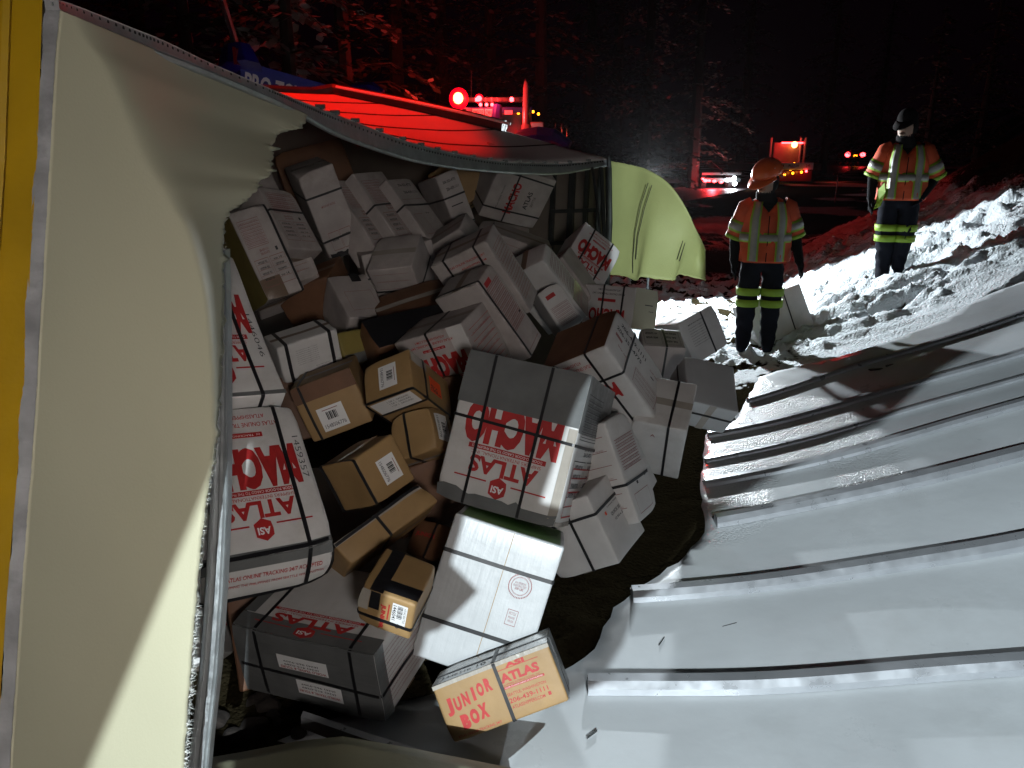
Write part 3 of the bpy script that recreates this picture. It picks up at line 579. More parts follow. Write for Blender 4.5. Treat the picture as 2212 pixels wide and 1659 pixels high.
def make_box(key, label, m='white_card', straps=(), prints=(), patches=(), warp=0.004, group=None, name='cardboard_box', sw=.013, bev=.009, dims=None, cat='box', dark_line=None):
    c, Rm, dm = BOX_T[key]; dm = list(dims or dm); seed = (sum(map(ord, key)) % 97) * .37; rs = random.Random(int(seed * 100))
    Mx = Matrix([Rm[0:3], Rm[3:6], Rm[6:9]]).to_4x4(); base = Vector(c)
    if dims: base = base + (Mx.to_3x3() @ Vector((0, 0, (BOX_T[key][2][2] - dm[2]) / 2)))
    t = thing(name, base, label, cat, group, rot=Mx.to_euler())
    hd = Vector(dm) / 2
    dents = [(Vector((hd.x * rs.choice((-1, 1)), hd.y * rs.choice((-1, 1)), hd.z * rs.choice((1, 1, -1)))), rs.uniform(.004, .022), rs.uniform(.06, .13)) for _ in range(3)]
    def fn(p):
        p = Vector(p); q_ = Vector((p.x / hd.x, p.y / hd.y, p.z / hd.z)); bulge = .5 + .5 * (1 - min(1, max(abs(q_.x * q_.y), abs(q_.y * q_.z), abs(q_.x * q_.z))))
        k = nz3(p, seed) * warp * bulge
        for (cc, amt, rad) in dents:
            dd = (p - cc).length
            if dd < rad: p = p - cc.normalized() * amt * (1 - dd / rad) ** 2
        return p + p.normalized() * k + Vector((nz3(p.yzx, seed + 3), nz3(p.zxy, seed + 5), 0)) * warp * .5
    b = bmesh.new(); bmesh.ops.create_cube(b, size=1)
    for v in b.verts: v.co = Vector((v.co.x * dm[0], v.co.y * dm[1], v.co.z * dm[2]))
    bmesh.ops.bevel(b, geom=b.edges[:], offset=min(bev, min(dm) * .2), segments=3, affect='EDGES', profile=0.5)
    bmesh.ops.subdivide_edges(b, edges=[e for e in b.edges if e.calc_length() > .06], cuts=7, use_grid_fill=True)
    for v in b.verts: v.co = fn(v.co)
    me = bpy.data.meshes.new('carton'); b.to_mesh(me); b.free(); me.materials.append(M[m]); me.polygons.foreach_set('use_smooth', [True] * len(me.polygons))
    link('carton', me, t)
    if dark_line:
        fc, ori, pos = dark_line; x = pos
        args = (x - .006, -.98, x + .006, .98) if ori == 'v' else (-.98, x - .006, .98, x + .006)
        patch('flap_seam', fc, *args, M['haybrown'], dm, fn, t, lay=.0008)
    for (f_, x0, y0, x1, y1, mm_, *rest) in patches:
        nm = rest[0] if rest else 'tape'; jag = rest[1] if len(rest) > 1 else 0
        patch(nm, f_, x0, y0, x1, y1, M[mm_], dm, fn, t, jag=jag, rs=rs, lay=(.0040 if key == 'central' and f_ == 'front' else .0013) if nm == 'tape' else .0019)
    for fc_ in ('top', 'bottom'):
        if not any(p_[0] == fc_ for p_ in patches) and not any(p_[0] == fc_ for p_ in prints):
            patch('flap_seam', fc_, -.98, -.008, .98, .008, M['haybrown'], dm, fn, t, lay=.0008); patch('tape', fc_, -.99, -.14, .99, .14, M['clear_tape'] if rs.random() < .5 else M['brown_tape'], dm, fn, t, lay=.0014)
    for (ax, pos) in straps:
        i0 = 'xyz'.index(ax); i1, i2 = [i for i in range(3) if i != i0]
        pa = rr_path(hd[i1] + (.0045 if key == 'central' else .002), hd[i2] + (.0045 if key == 'central' else .002), min(bev, min(dm) * .2) + .002)
        pts = []
        for k in range(len(pa)):
            a, c2 = pa[k], pa[(k + 1) % len(pa)]; L2 = math.dist(a, c2); nn = max(1, int(L2 / .035))
            for s in range(nn): pts.append((a[0] + (c2[0] - a[0]) * s / nn, a[1] + (c2[1] - a[1]) * s / nn))
        skew = rs.uniform(-.04, .04); vs = []; fs = []; n_p = len(pts)
        for k, (p1, p2) in enumerate(pts):
            for (ww, hh) in ((-sw / 2, 0), (-sw / 2, .0022), (sw / 2, .0022), (sw / 2, 0)):
                p = [0, 0, 0]; ln = math.hypot(p1, p2); p[i0] = pos * hd[i0] + ww + skew * p1 * .6; p[i1] = p1 * (1 + hh / ln); p[i2] = p2 * (1 + hh / ln); vs.append(fn(p) + Vector((0, 0, 0)))
        for k in range(n_p):
            for s in range(4): fs.append((k * 4 + s, k * 4 + (s + 1) % 4, ((k + 1) % n_p) * 4 + (s + 1) % 4, ((k + 1) % n_p) * 4 + s))
        mesh('strap', vs, fs, 'strap', t, smooth=False)
    for (f_, rot, items, *rest) in prints: printing(items, f_, rot, dm, fn, t, rest[0] if rest else 'printing')
    return t
G_ = 'boxes spilled from the trailer'
make_box('central', 'largest white box amid the pile, upside down red letters, grey tape across its upper third', 'white_card', [('x', -.52), ('x', .40), ('y', .10)],
         [('front', 180, d_macho()), ('right', 0, d_table(1, 3) + [OL(-.8, -.9, .4, -.2, 0, .02)] + [BR(-.75, -.35 - .2 * i, .35, -.33 - .2 * i, 0) for i in range(3)])],
         [('front', -1.0, .30, 1.0, 1.0, 'grey_tape', 'tape'), ('front', -1, -1, 1, -.86, 'grey_tape', 'tape', .06), ('right', -1, .25, 1, 1, 'grey_tape'), ('front', .86, -.9, 1, .28, 'clear_tape'), ('right', -1, -1, 1, -.93, 'clear_tape')], group=G_, warp=.005, bev=.014)
make_box('bigwhite', 'bright white glossy wrapped box just behind the small tan box, round stamp on it', 'wrap_card', [('y', .50), ('y', -.44)],
         [('front', 0, [('p', [(.48 + .22 * math.cos(t / 14 * 6.283), .34 + .17 * math.sin(t / 14 * 6.283)) for t in range(14)], 3), ('p', [(.48 + .20 * math.cos(t / 14 * 6.283), .34 + .155 * math.sin(t / 14 * 6.283)) for t in range(14)], 2)][:0]
          + [BR(.48 + .21 * math.cos(a) - .004, .34 + .165 * math.sin(a) - .012, .48 + .21 * math.cos(a) + .012, .34 + .165 * math.sin(a) + .012, 3) for a in [i * 6.283 / 44 for i in range(44)]]
          + [BR(.48 + .16 * math.cos(a) - .003, .34 + .125 * math.sin(a) - .009, .48 + .16 * math.cos(a) + .009, .34 + .125 * math.sin(a) + .009, 3) for a in [i * 6.283 / 40 for i in range(40)]]
          + [T('BOX CERTIFICATE', .48, .38, .03, .2, 3, 0), T('BURSTING TEST', .48, .34, .03, .24, 3, 0), T('200 LBS', .48, .30, .035, .16, 3, .02)] + [OL(.40, -.22, .60, .0, 3, .008)] + [T('RECYCLE', .50, -.05, .04, .13, 3, 0), T('PLEASE', .5, -.11, .03, .12, 3, 0), T('REUSE', .5, -.16, .03, .1, 3, 0)])],
         [('top', -.9, -.95, .92, .95, 'green_tape', 'green_wrap')], group=G_, dark_line=('front', 'v', .10), sw=.016)
make_box('junior', 'small tan box with two columns of red print and taped top, frontmost of the pile', 'brown_card', [('x', .06), ('z', .15)],
         [('front', 0, d_junior()), ('top', 0, [T('1446110', -.62, -.62, .22, .5, 1, -.005), T('10', -.18, -.60, .34, .16, 1, .0)])],
         [('top', -1, -1, 1, 1, 'clear_tape'), ('front', -1, .86, 1, 1, 'clear_tape'), ('right', -1, -1, 1, 1, 'grey_tape')], group=G_, warp=.005)
make_box('greybox', 'box taped all over in dark grey, lowest at the left, two paper labels', 'white_card', [('x', -.66), ('x', .66), ('y', -.18)],
         [('top', 180, d_atlas(.16, .95)), ('front', 180, [BR(-.42, -.62, .34, .06, 2), T('WORLD TRAVEL & TOURS', -.04, -.52, .10, .7, 1, .02), T('(626) 415-0289', .0, -.32, .09, .55, 1, .01), T('(626) 965-9209', .0, -.16, .09, .55, 1, .01)][:0]
          ), ('front', 180, [BR(-.32, -.45, .40, -.02, 2), T('WORLD TRAVEL & TOURS', .04, -.08, .075, .66, 0, .02), T('(626) 415-0289', .06, -.18, .07, .5, 1, .01), T('(626) 965-9209', .06, -.28, .07, .5, 1, .01),
                            BR(-.46, .28, .20, .72, 2), T('WORLD TRAVEL & TOURS', -.12, .62, .07, .6, 0, .02), T('(626) 415-0289', -.12, .50, .07, .5, 1, .01), T('(626) 965-9209', -.12, .40, .07, .5, 1, .01)]), ('right', 0, d_lines(3, 12))],
         [('front', -1, -1, 1, 1, 'grey_tape'), ('top', -1, -1, 1, -.62, 'grey_tape'), ('top', -1, -.6, -.84, 1, 'grey_tape'), ('right', -1, -1, -.7, 1, 'grey_tape')], group=G_, bev=.018, warp=.007)
make_box('leftlow', 'tall white box behind the aluminium post, big red letters upside down, handwritten 1459357', 'white_card', [('x', .62), ('y', -.98)],
         [('front', 180, d_macho()), ('bottom', 0, [T('ATLAS ONLINE TRACKING 24/7 ACCEPTED', .1, .1, .22, 1.5, 0, .01), T('SHIPPING THE PHILIPPINES FROM SEATTLE WASHINGTON', .1, -.3, .14, 1.6, 0, 0)]), ('front', 270, [T('1459357', -.18, .88, .10, .62, 1, -.01)], 'handwriting')],
         [('front', -1, -1, 1, -.93, 'grey_tape'), ('bottom', -1, .5, 1, 1, 'grey_tape')], group=G_, bev=.016, dims=(.38, .60, .2))
make_box('leftup', 'white box with big red letters standing above the tall one by the post, handwritten 1446046', 'white_card', [('x', .50)],
         [('front', 180, d_macho()), ('front', 270, [T('1446046', .22, .84, .10, .62, 1, -.01)], 'handwriting')], [('front', -1, -1, 1, -.95, 'grey_tape')], group=G_)
make_box('table0', 'leftmost upper box with red rate table, brown tape on its foot and mustard side', 'shade_card', [('x', .9)], [('front', 0, d_table(3, 5))],
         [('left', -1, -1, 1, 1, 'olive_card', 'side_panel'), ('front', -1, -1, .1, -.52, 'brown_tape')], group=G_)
make_box('table1', 'second box from the left in the far upper row, strap across its red table', 'shade_card', [('y', .25)], [('front', 0, d_table(3, 6) + d_lines(3, 9, y0=.3, y1=.85))], group=G_, dims=(.26, .44, .22))
make_box('table2', 'third box in the upper row, tall with two straps and small tables at its foot', 'shade_card', [('y', .45), ('y', -.55)], [('front', 0, [T('IMPORTANT NOTICE', 0, .2, .05, .8, 3)] + [OL(-.6, -.85, .0, -.4, 3)] + [OL(.05, -.85, .7, -.4, 3)] + [T('nuwme', .35, -.55, .05, .4, 1), T('vumw', -.3, -.6, .05, .4, 1)])],
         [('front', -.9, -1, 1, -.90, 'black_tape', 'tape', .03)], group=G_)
make_box('table3', 'fourth box in the upper row with a dark red rate block, no strap', 'shade_card', [], [('front', 0, d_table(3, 8))], group=G_, dims=(.29, .54, .2))
make_box('table4', 'fifth box in the upper row, faded red top half and a strap at mid height', 'shade_card', [('y', .12)], [('front', 0, d_table(3, 9))], group=G_, dims=(.33, .58, .2))
make_box('table5', 'sixth box in the upper row with black phone numbers printed upside down', 'shade_card', [('y', .10)], [('front', 0, [T('206-353-4775', .1, .80, .09, 1.1, 1, .02), T('206-439-1111', .2, .55, .09, 1.1, 1, .02), BR(-.9, .3, .8, .31, 3), T('Ship', .4, -.2, .05, .3, 1)] + [OL(-.8, -.9, -.1, -.2, 3)])], group=G_, dims=(.33, .48, .2))
make_box('table6', 'leaning narrow box at the right end of the upper row, phone number and reddish side', 'shade_card', [('y', .15), ('y', -.92)], [('front', 0, [T('206-439-1111', .1, .45, .12, 1.2, 1, .02), T('206-353-4775', 0, .72, .1, 1.2, 1, .02), BR(-.6, -.2, .5, -.16, 1)])], group=G_)
make_box('backmacho', 'box with red lettering running downwards, against the far end wall under the rail', 'shade_card', [('y', -.55), ('y', .80), ('x', -.22)], [('front', 90, [T('MACHO', -.05, .18, .30, 1.2, 0, .04), T('ATLAS', .0, -.35, .16, .7, 1, .02), T('SEATTLE', .0, -.55, .08, .4, 1, .0), T('ATLAS ONLINE TRACKING', -.1, .60, .05, .9, 1, 0)])], group=G_)
make_box('backlow', 'plain dim box under the one with downward red lettering at the far end', 'shade_card', [], [('front', 0, [BR(-.5, -.2, .4, .2, 2)])][:0], [('front', .1, -.6, .8, .6, 'brown_tape')], group=G_)
make_box('tallbox', 'long dark topped box leaning towards the end wall with a table on its narrow side', 'shade_card', [('x', .55), ('x', -.5)], [('front', 0, [T('ATLAS ONLINE TRACKING 24/7', .1, .78, .06, 1.4, 0, .01), T('ATLASSHIPPERS.COM', .3, .65, .05, .9, 0)]), ('right', 0, d_lines(3, 18))], group=G_)
make_box('lean1', 'white box leaning right of the black gap, long table print along its face', 'shade_card', [('x', -.8)], [('front', 0, d_lines(3, 24, y0=-.35, y1=.75) + [BR(-.6, .78, .1, .9, 0), OL(-.8, -.9, .8, -.45, 3)[0], BR(.5, -.2, .7, -.16, 1)])], group=G_)
make_box('onlinebox', 'box with upside down red lettering and one strap, directly behind the largest white box', 'shade_card', [('x', -.05)], [('front', 180, d_macho()), ('right', 0, d_lines(0, 10))], [('front', .55, -1, 1, 1, 'white_card', 'label_panel')], group=G_)
make_box('smallwhite', 'small white box with red print squeezed between leaning boxes below the hanging cables', 'white_card', [], [('front', 0, d_lines(3, 14, y0=-.8, y1=.1) + [BR(-.6, .5, .2, .7, 0)])], group=G_)
make_box('plasticbox', 'thin box in clear plastic leaning in front of the tilted box under the hanging cables', 'white_card', [], [('front', 0, d_lines(3, 22))], [('front', -1, -1, 1, -.3, 'clear_tape')], group=G_)
make_box('macho3', 'tilted white box with big red letters beneath the hanging cables and green flap', 'white_card', [('x', -.45), ('x', .5)], [('front', 180, d_macho())], group=G_, dims=(.34, .40, .30))
make_box('macho4', 'white and cream box against the snow, straps over its upside down lettering', 'white_card', [('x', -.2), ('x', .55)], [('front', 180, [T('MACHO', 0, .5, .7, 1.4, 0, .04), BR(-.3, -.35, .4, -.2, 0), T('ATLAS ONLINE TRACKING 24/7', 0, -.6, .1, 1.3, 1, .01), T('ATLASSHIPPERS.COM f', 0, -.8, .09, .9, 1, .01)]), ('right', 0, [BR(-.1, .2, .6, .25, 1), T('Fragile', .5, -.1, .1, .4, 1)])], [('right', -1, -1, 1, 1, 'liner', 'side_panel')], group=G_)
make_box('phonebox', 'big white box right of centre with black phone numbers down its side and red tape', 'white_card', [('x', .40), ('y', .30)], [('front', 180, [T('ATLAS ONLINE TRACKING 24/7', .25, -.74, .08, 1.3, 0, .01), T('ATLASSHIPPERS.COM', .3, -.88, .07, .9, 0, .01), BR(-.1, -.55, .45, -.48, 0), T('MACHO', .1, .0, .4, 1.5, 0, .04)]), ('right', 270, d_phone())],
         [('top', -1, -1, 1, 1, 'dark_card', 'taped_top'), ('front', .20, -.12, .62, .0, 'red_ink')], group=G_, bev=.013)
make_box('listbox', 'narrow box with a ruled red list, leaning between the central box and phone number box', 'white_card', [('y', -.25)], [('front', 0, d_lines(3, 12, y0=.0, y1=.6) + [OL(-.7, -.9, .6, -.5, 3)] + [BR(-.2, -.36, -.05, -.30, 1), BR(.6, -.3, .75, -.24, 1)]), ('left', 0, d_lines(3, 6))], group=G_)
make_box('strapbox', 'dim white box under the phone number box, one black strap', 'white_card', [('x', .35)], [('front', 0, [T('A', -.2, .6, .1, .2, 3)])], group=G_)
make_box('ringbox', 'large white box low on the right of the pile, black ring mark and orange spot', 'white_card', [('z', .2), ('y', .45)], [('front', 0, [T('Company Name', .0, .35, .05, .7, 1), T('QUICK SEAL', .1, .1, .12, .8, 1, .01), T('12 IN x 24', .1, -.08, .07, .6, 1), BR(-.6, .2, -.5, .3, 4)])], group=G_)
make_box('shinybox', 'dark shiny plastic wrapped box on the right edge of the pile near the snow', 'wrap_card', [('x', .1)], [], [('front', -1, -1, 1, 1, 'brown_tape')][:0], group=G_)
make_box('tablebox', 'box with two handwritten address tables above the shiny wrapped box', 'white_card', [('x', .1)], [('top', 0, [OL(-.9, -.8, -.05, .8, 1)] + [OL(.0, -.8, .85, .8, 1)] + [T('unwvm uv', -.5, .4, .22, .6, 1), T('wmvn nuw', -.5, -.1, .22, .6, 1), T('vuwn mnuw', .4, .45, .22, .7, 1), T('nmu wv', .4, .0, .22, .6, 1), T('umnv wu', .4, -.45, .22, .6, 1)])], [('front', -1, -1, 1, 1, 'shade_card', 'side_panel')], group=G_)  # front face laid over darker, its shade put into the colour
make_box('snowbox1', 'box lying on the bright snow just right of the pile, lit top and printed side', 'white_card', [('x', .25)], [('front', 0, [T('IMPORTANT NOTICE', -.2, .72, .06, .8, 1)] + [T('THIS SHIPMENT IS SUBJECT TO', -.2, .55 - .12 * i, .05, .9, 1, 0) for i in range(8)])], group=G_)
make_box('snowbox2', 'white box on the snow behind the legs of the man in the hard hat', 'white_card', [('x', .35)], [('left', 0, [T('MACHO', 0, .2, .3, 1.2, 3, .03)])], group=G_)
make_box('brown1', 'tan box with white number label, strip label below and an orange sticker', 'brown_card', [('z', .35), ('y', -.98)], [('front', 0, d_barlabel('1548506776', -.35, -.55, .42, .62)), ('right', 0, [BR(-.15, -.45, .45, .35, 4), T('FRAGILE', .15, -.22, .3, .5, 1, .03)], 'sticker'), ('bottom', 0, [BR(-.9, .40, .85, .98, 2)] + [T('1 OF 1  GROUND', .2, .85 - .12 * i, .07, .9, 1, 0) for i in range(3)], 'sticker')],
         [('right', -.95, .45, -.2, .95, 'clear_tape')], group=G_)
make_box('brown2', 'dim brown box with a number label, left of the box with the orange sticker', 'brown_card', [('x', -.7)], [('front', 90, d_barlabel('1548506776', -.80, -.35, .05, .5))], [('front', -1, .4, 1, 1, 'dark_card', 'flap')], group=G_)
make_box('brown3', 'tan box under the one with the orange sticker, number label on its right side', 'brown_card', [('x', -.25)], [('right', 0, d_barlabel('1548506776', -.7, -.55, .5, .75))], group=G_)
make_box('brown4', 'crumpled tan box with tilted number label above the long tan box', 'brown_card', [('x', -1.0)], [('front', 0, d_barlabel('1548506776', -.25, -.6, .62, .45))], [('left', -.3, -1, .9, 1, 'olive_card', 'flap')][:0], group=G_, warp=.009)
make_box('brown5', 'long tan box tilted up to the right, dirty tape line along its top edge', 'brown_card', [('x', -.1), ('y', .85)], [], [('front', -1, .62, 1, .95, 'clear_tape')], group=G_, warp=.005)
make_box('whitelabel', 'small white box with two black straps and faint address lines, left of centre', 'white_card', [('x', -.72), ('x', .72)], [('front', 0, [T('THIS SHIPMENT IS SUBJECT TO RULES', -.1, .55 - .11 * i, .05, .75, 1, -.01) for i in range(8)] + [T('FROM SEATTLE WA', .35, -.55 - .1 * i, .05, .5, 1, 0) for i in range(3)])], group=G_, sw=.018)
make_box('brown6', 'mustard brown box with grey foot right of the small white strapped box', 'olive_card', [], [], [('front', -1, -1, 1, -.4, 'grey_tape')], group=G_)
make_box('tapejunior', 'small tan box wrapped in black tape with 1446041 label, between grey box and white box', 'brown_card', [('y', -.42)], [('front', 0, [BR(.22, -.35, .78, .78, 2), ('tv', '1446041', .32, .25, .14, .85, 1, .01), ('tv', 'ATLAS SEATTLE', .70, .25, .08, .85, 1, 0)] + [BR(.42, .65 - .075 * i, .62, .65 - .075 * i + .03 + .012 * (i % 3), 1) for i in range(10)] + [T('6', .5, -.45, .28, .12, 1, .0), ('tv', 'JUNIOR', -.10, -.2, .22, 1.4, 0, .05), BR(.08, -.3, .13, .6, 0)])],
         [('front', -.62, .05, -.25, 1.0, 'black_tape'), ('top', -.7, -1, -.2, 1, 'black_tape'), ('top', -.2, -.85, 1, -.35, 'black_tape'), ('front', -1, -.1, -.64, 1, 'clear_tape')], group=G_)
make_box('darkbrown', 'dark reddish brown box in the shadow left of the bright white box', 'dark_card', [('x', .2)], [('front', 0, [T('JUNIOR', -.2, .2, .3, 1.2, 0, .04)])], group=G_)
make_box('mid1', 'dark box with torn tape in the shadow under the upper row', 'shade_card', [], [('front', 0, [OL(-.6, -.7, .8, .2, 3)])], [('front', .1, .65, .6, 1, 'black_tape', 'tape', .08)], group=G_)
make_box('mid2', 'dark wide box in shadow right of the box with torn tape', 'shade_card', [('y', -.1)], [('front', 0, d_lines(3, 5))], group=G_)
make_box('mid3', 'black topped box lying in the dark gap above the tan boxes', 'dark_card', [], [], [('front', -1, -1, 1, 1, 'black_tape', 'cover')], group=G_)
make_box('edgebox', 'white box with a red mark, mostly hidden behind the grey taped box by the post', 'white_card', [], [('front', 0, [BR(.2, .3, .8, .9, 0)])], group=G_)

def filler(px, py, d, w_, h_, t_, rx, ry, rz, label, m='shade_card', items=None, straps=()):
    key = 'filler%d_%d' % (px, py); camM = Matrix(((1, 0, 0), (0, sp, -cp), (0, cp, sp)))
    Rm_ = camM @ (Matrix.Rotation(R_(rz), 3, 'Z') @ Matrix.Rotation(R_(ry), 3, 'Y') @ Matrix.Rotation(R_(rx), 3, 'X'))
    BOX_T[key] = (tuple(P(px, py, d)), tuple(Rm_[i][j] for i in range(3) for j in range(3)), (w_, h_, t_))
    return make_box(key, label, m, straps, [('front', 0, items)] if items else [], group=G_)
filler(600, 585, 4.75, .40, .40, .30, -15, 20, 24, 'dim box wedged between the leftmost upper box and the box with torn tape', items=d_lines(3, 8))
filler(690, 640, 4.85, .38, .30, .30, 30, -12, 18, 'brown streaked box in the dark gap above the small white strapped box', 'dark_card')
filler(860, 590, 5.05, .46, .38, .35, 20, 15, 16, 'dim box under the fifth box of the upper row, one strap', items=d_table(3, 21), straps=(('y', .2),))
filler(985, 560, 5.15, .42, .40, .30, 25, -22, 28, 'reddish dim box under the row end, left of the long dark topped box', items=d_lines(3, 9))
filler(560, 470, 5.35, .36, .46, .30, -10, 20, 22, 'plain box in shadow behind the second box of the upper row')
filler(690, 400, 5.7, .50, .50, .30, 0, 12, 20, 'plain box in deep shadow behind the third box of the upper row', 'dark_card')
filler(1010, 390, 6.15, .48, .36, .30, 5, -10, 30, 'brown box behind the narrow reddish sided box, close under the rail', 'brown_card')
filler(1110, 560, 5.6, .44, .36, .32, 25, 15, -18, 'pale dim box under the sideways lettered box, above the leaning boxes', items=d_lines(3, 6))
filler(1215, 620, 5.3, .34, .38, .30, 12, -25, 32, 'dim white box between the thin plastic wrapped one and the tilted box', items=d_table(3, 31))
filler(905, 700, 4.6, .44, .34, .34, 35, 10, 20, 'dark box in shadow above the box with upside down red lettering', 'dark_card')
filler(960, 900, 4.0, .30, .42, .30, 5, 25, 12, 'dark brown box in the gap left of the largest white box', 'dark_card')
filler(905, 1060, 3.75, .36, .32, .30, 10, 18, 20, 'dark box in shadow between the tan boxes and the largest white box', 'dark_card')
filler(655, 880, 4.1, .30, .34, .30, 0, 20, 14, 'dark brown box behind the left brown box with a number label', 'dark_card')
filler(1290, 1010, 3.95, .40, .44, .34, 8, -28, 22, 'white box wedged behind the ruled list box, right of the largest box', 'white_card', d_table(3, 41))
0 and filler(1400, 790, 4.6, .34, .32, .30, 5, -14, -8, 'dim box behind the dark shiny wrapped box at the right of the pile')

filler(300, 1310, 2.8, .46, .44, .36, -8, 12, 14, 'white box under the tall one behind the post, hidden by the cream panel', 'white_card')
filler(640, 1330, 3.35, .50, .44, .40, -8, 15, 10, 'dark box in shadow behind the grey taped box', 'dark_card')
# ================================================================== OVERTURNED TRAILER
tr = thing('overturned_trailer', (-0.75, 3.0, 0), 'white box trailer on its side, torn open, upper side glowing red', 'trailer'); TO = Vector(tr.location)
def loc(v): return [Vector(p) - TO for p in v]
rim = [(110, 0, 14, 1.22, 110, -6, 1.5), (157, 13, 37, 1.32, 157, 6, 2.4), (283, 62, 87, 1.55, 275, 52, 2.9), (353, 90, 115, 1.7, 350, 82, 3.3), (450, 136, 153, 1.98, 450, 128, 3.9), (583, 193, 210, 2.45, 590, 163, 5.2), (655, 222, 247, 2.8, 690, 190, 6.5),
       (737, 253, 290, 3.2, 800, 213, 7.5), (870, 303, 337, 4.0, 930, 248, 8.0), (970, 330, 357, 4.6, 1024, 273, 8.0), (1070, 348, 368, 5.2, 1131, 300, 7.6), (1150, 352, 373, 5.6, 1200, 314, 7.1), (1220, 353, 371, 5.85, 1257, 325, 6.8), (1314, 345, 354, 6.05, 1314, 338, 6.4)]
def dense(rows, k=6):
    out = []
    for i in range(len(rows) - 1):
        p0 = rows[max(i - 1, 0)]; p1 = rows[i]; p2 = rows[i + 1]; p3 = rows[min(i + 2, len(rows) - 1)]
        for s in range(k):
            t = s / k; out.append(tuple(.5 * (2 * b + (c - a) * t + (2 * a - 5 * b + 4 * c - d) * t * t + (3 * b - a - 3 * c + d) * t ** 3) for a, b, c, d in zip(p0, p1, p2, p3)))
    return out + [rows[-1]]
RD = dense(rim, 8)
rt = [P(r[0], r[1], r[3]) for r in RD]; rl = [P(r[0], r[2], r[3]) for r in RD]
LEFT = Vector((-.90, .42, 0)).normalized(); WID = 2.6
def outer(p, t):   # the upper side wall rises gently away from the near rail
    k = t / WID; e = p + LEFT * t; e.z = p.z + (2.46 - p.z) * k + .03 * math.sin(math.pi * k); return e
ro = [outer(p, WID) for p in rt]
G = []
for k in range(21):
    G.append([outer(a, WID * k / 20) - TO for a in rt])
grid_mesh('side_wall', G, 'topskin', tr, 0.006)
for t in (.45, .95, 1.5, 2.05):
    mb = MB(); mb.tube([outer(a, t) + Vector((0, 0, .004)) - TO for a in rt], .007, 5); mb.build('dark_line', 'dark_metal', tr)
far_e = [outer(rt[-1], .9 + (WID - .9) * k / 12) + Vector((0, 0, .035)) for k in range(13)]
mb = MB(); mb.tube([b - TO for b in far_e] + [b - TO for b in ro[::-1][4:]], .055, 9); mb.build('far_rail', 'dark_metal', tr)
mb = MB(); mb.tube([b + Vector((.05, -.10, .02)) - TO for b in far_e] , .012, 6); mb.build('rail_bead', 'topskin', tr)
mb = MB(); mb.loft([[b - TO + Vector(o) for o in ((0, 0, -.01), (-.05, .02, -.01), (-.05, .02, -b.z - .2), (0, 0, -b.z - .2))] for b in ro + [ro[-1] + Vector((0, .34, 0))]]); mb.build('floor_wall', 'inner', tr)
# near rail with rivets and lower lip
mb = MB(); rings = []
for a, b in zip(rt, rl):
    back = Vector((-.35, .5, 0)).normalized() * .012; m_1 = a.lerp(b, .45)
    rings.append([p - TO for p in (a + back, a - back * .3, m_1 - back * .3, m_1 - back * 1.4, b - back * 1.6, b + back)])
mb.loft(rings); mb.build('bottom_rail', 'alu', tr)
mb = MB(); mb.tube([p - TO + Vector((0, 0, -.006)) for p in rl[:]], [.008 + .004 * min(1, i / 40) for i in range(len(rl))], 7); mb.build('rail_lip', 'alu', tr)
riv = MB()
for i in range(2, len(rt) - 2):
    for s in ((0,) if i < 40 else (0, .5)):
        a = rt[i].lerp(rt[i + 1], s); b = rl[i].lerp(rl[i + 1], s); riv.ball(a.lerp(b, .24) - TO - Vector((0, .010, 0)), .0045 + .002 * min(1, i / 60), seg=6, rings=4)
tag(riv.build('rivets', 'dark_metal', tr), kind='stuff')
tooth = MB()
for i in range(52, len(rt) - 4, 3): tooth.box((-.018, -.008, 0), (.018, .008, .018), at=rt[i] - TO)
tag(tooth.build('rail_clips', 'dark_metal', tr), kind='stuff')
# aluminium post
pt_ = [(488, 540, 1.95), (492, 700, 1.93), (493, 900, 1.91), (492, 1106, 1.90), (484, 1280, 1.88), (472, 1450, 1.86), (455, 1600, 1.84), (440, 1760, 1.82)]
mb = MB(); rings = []
wd = [.016, .024, .036, .046, .047, .047, .047, .047]
for (x, y, d), w_ in zip(pt_, wd):
    c = P(x, y, d) - TO
    rings.append([c + Vector(o) for o in ((0, 0, 0), (0, .03, 0), (-w_, .03, 0), (-w_, 0, 0), (-w_ * .92, -.006, 0), (-w_ * .84, 0, 0), (-w_ * .82, .012, 0), (-w_ * .55, .012, 0), (-w_ * .52, 0, 0), (-w_ * .42, -.007, 0), (-w_ * .22, -.007, 0), (-w_ * .12, 0, 0), (-w_ * .06, -.004, 0))])
mb.loft(rings); mb.build('post', 'alu', tr)
# grid for the torn liner in front of the cargo
Rpts = [(664, 247, 2.78), (650, 275, 2.66), (618, 283, 2.54), (592, 300, 2.42), (588, 340, 2.28), (585, 372, 2.18), (560, 392, 2.08), (552, 412, 2.02), (520, 440, 1.92), (495, 460, 1.85), (484, 495, 1.80), (483, 560, 1.76), (481, 640, 1.72), (478, 760, 1.70), (474, 850, 1.69), (470, 900, 1.68), (466, 960, 1.67), (460, 1010, 1.66), (452, 1060, 1.65), (443, 1120, 1.64), (434, 1200, 1.62), (426, 1300, 1.60), (418, 1400, 1.58), (410, 1500, 1.56), (403, 1600, 1.55), (398, 1680, 1.54), (390, 1800, 1.53)]
Lp = [(128, 22), (124, 60), (120, 100), (116, 160), (113, 220), (110, 280), (107, 340), (103, 400), (100, 460), (96, 520), (93, 580), (88, 660), (82, 760), (78, 840), (74, 900), (70, 960), (66, 1020), (62, 1060), (58, 1110), (54, 1170), (48, 1240), (42, 1320), (36, 1420), (29, 1520), (23, 1610), (18, 1690), (10, 1800)]
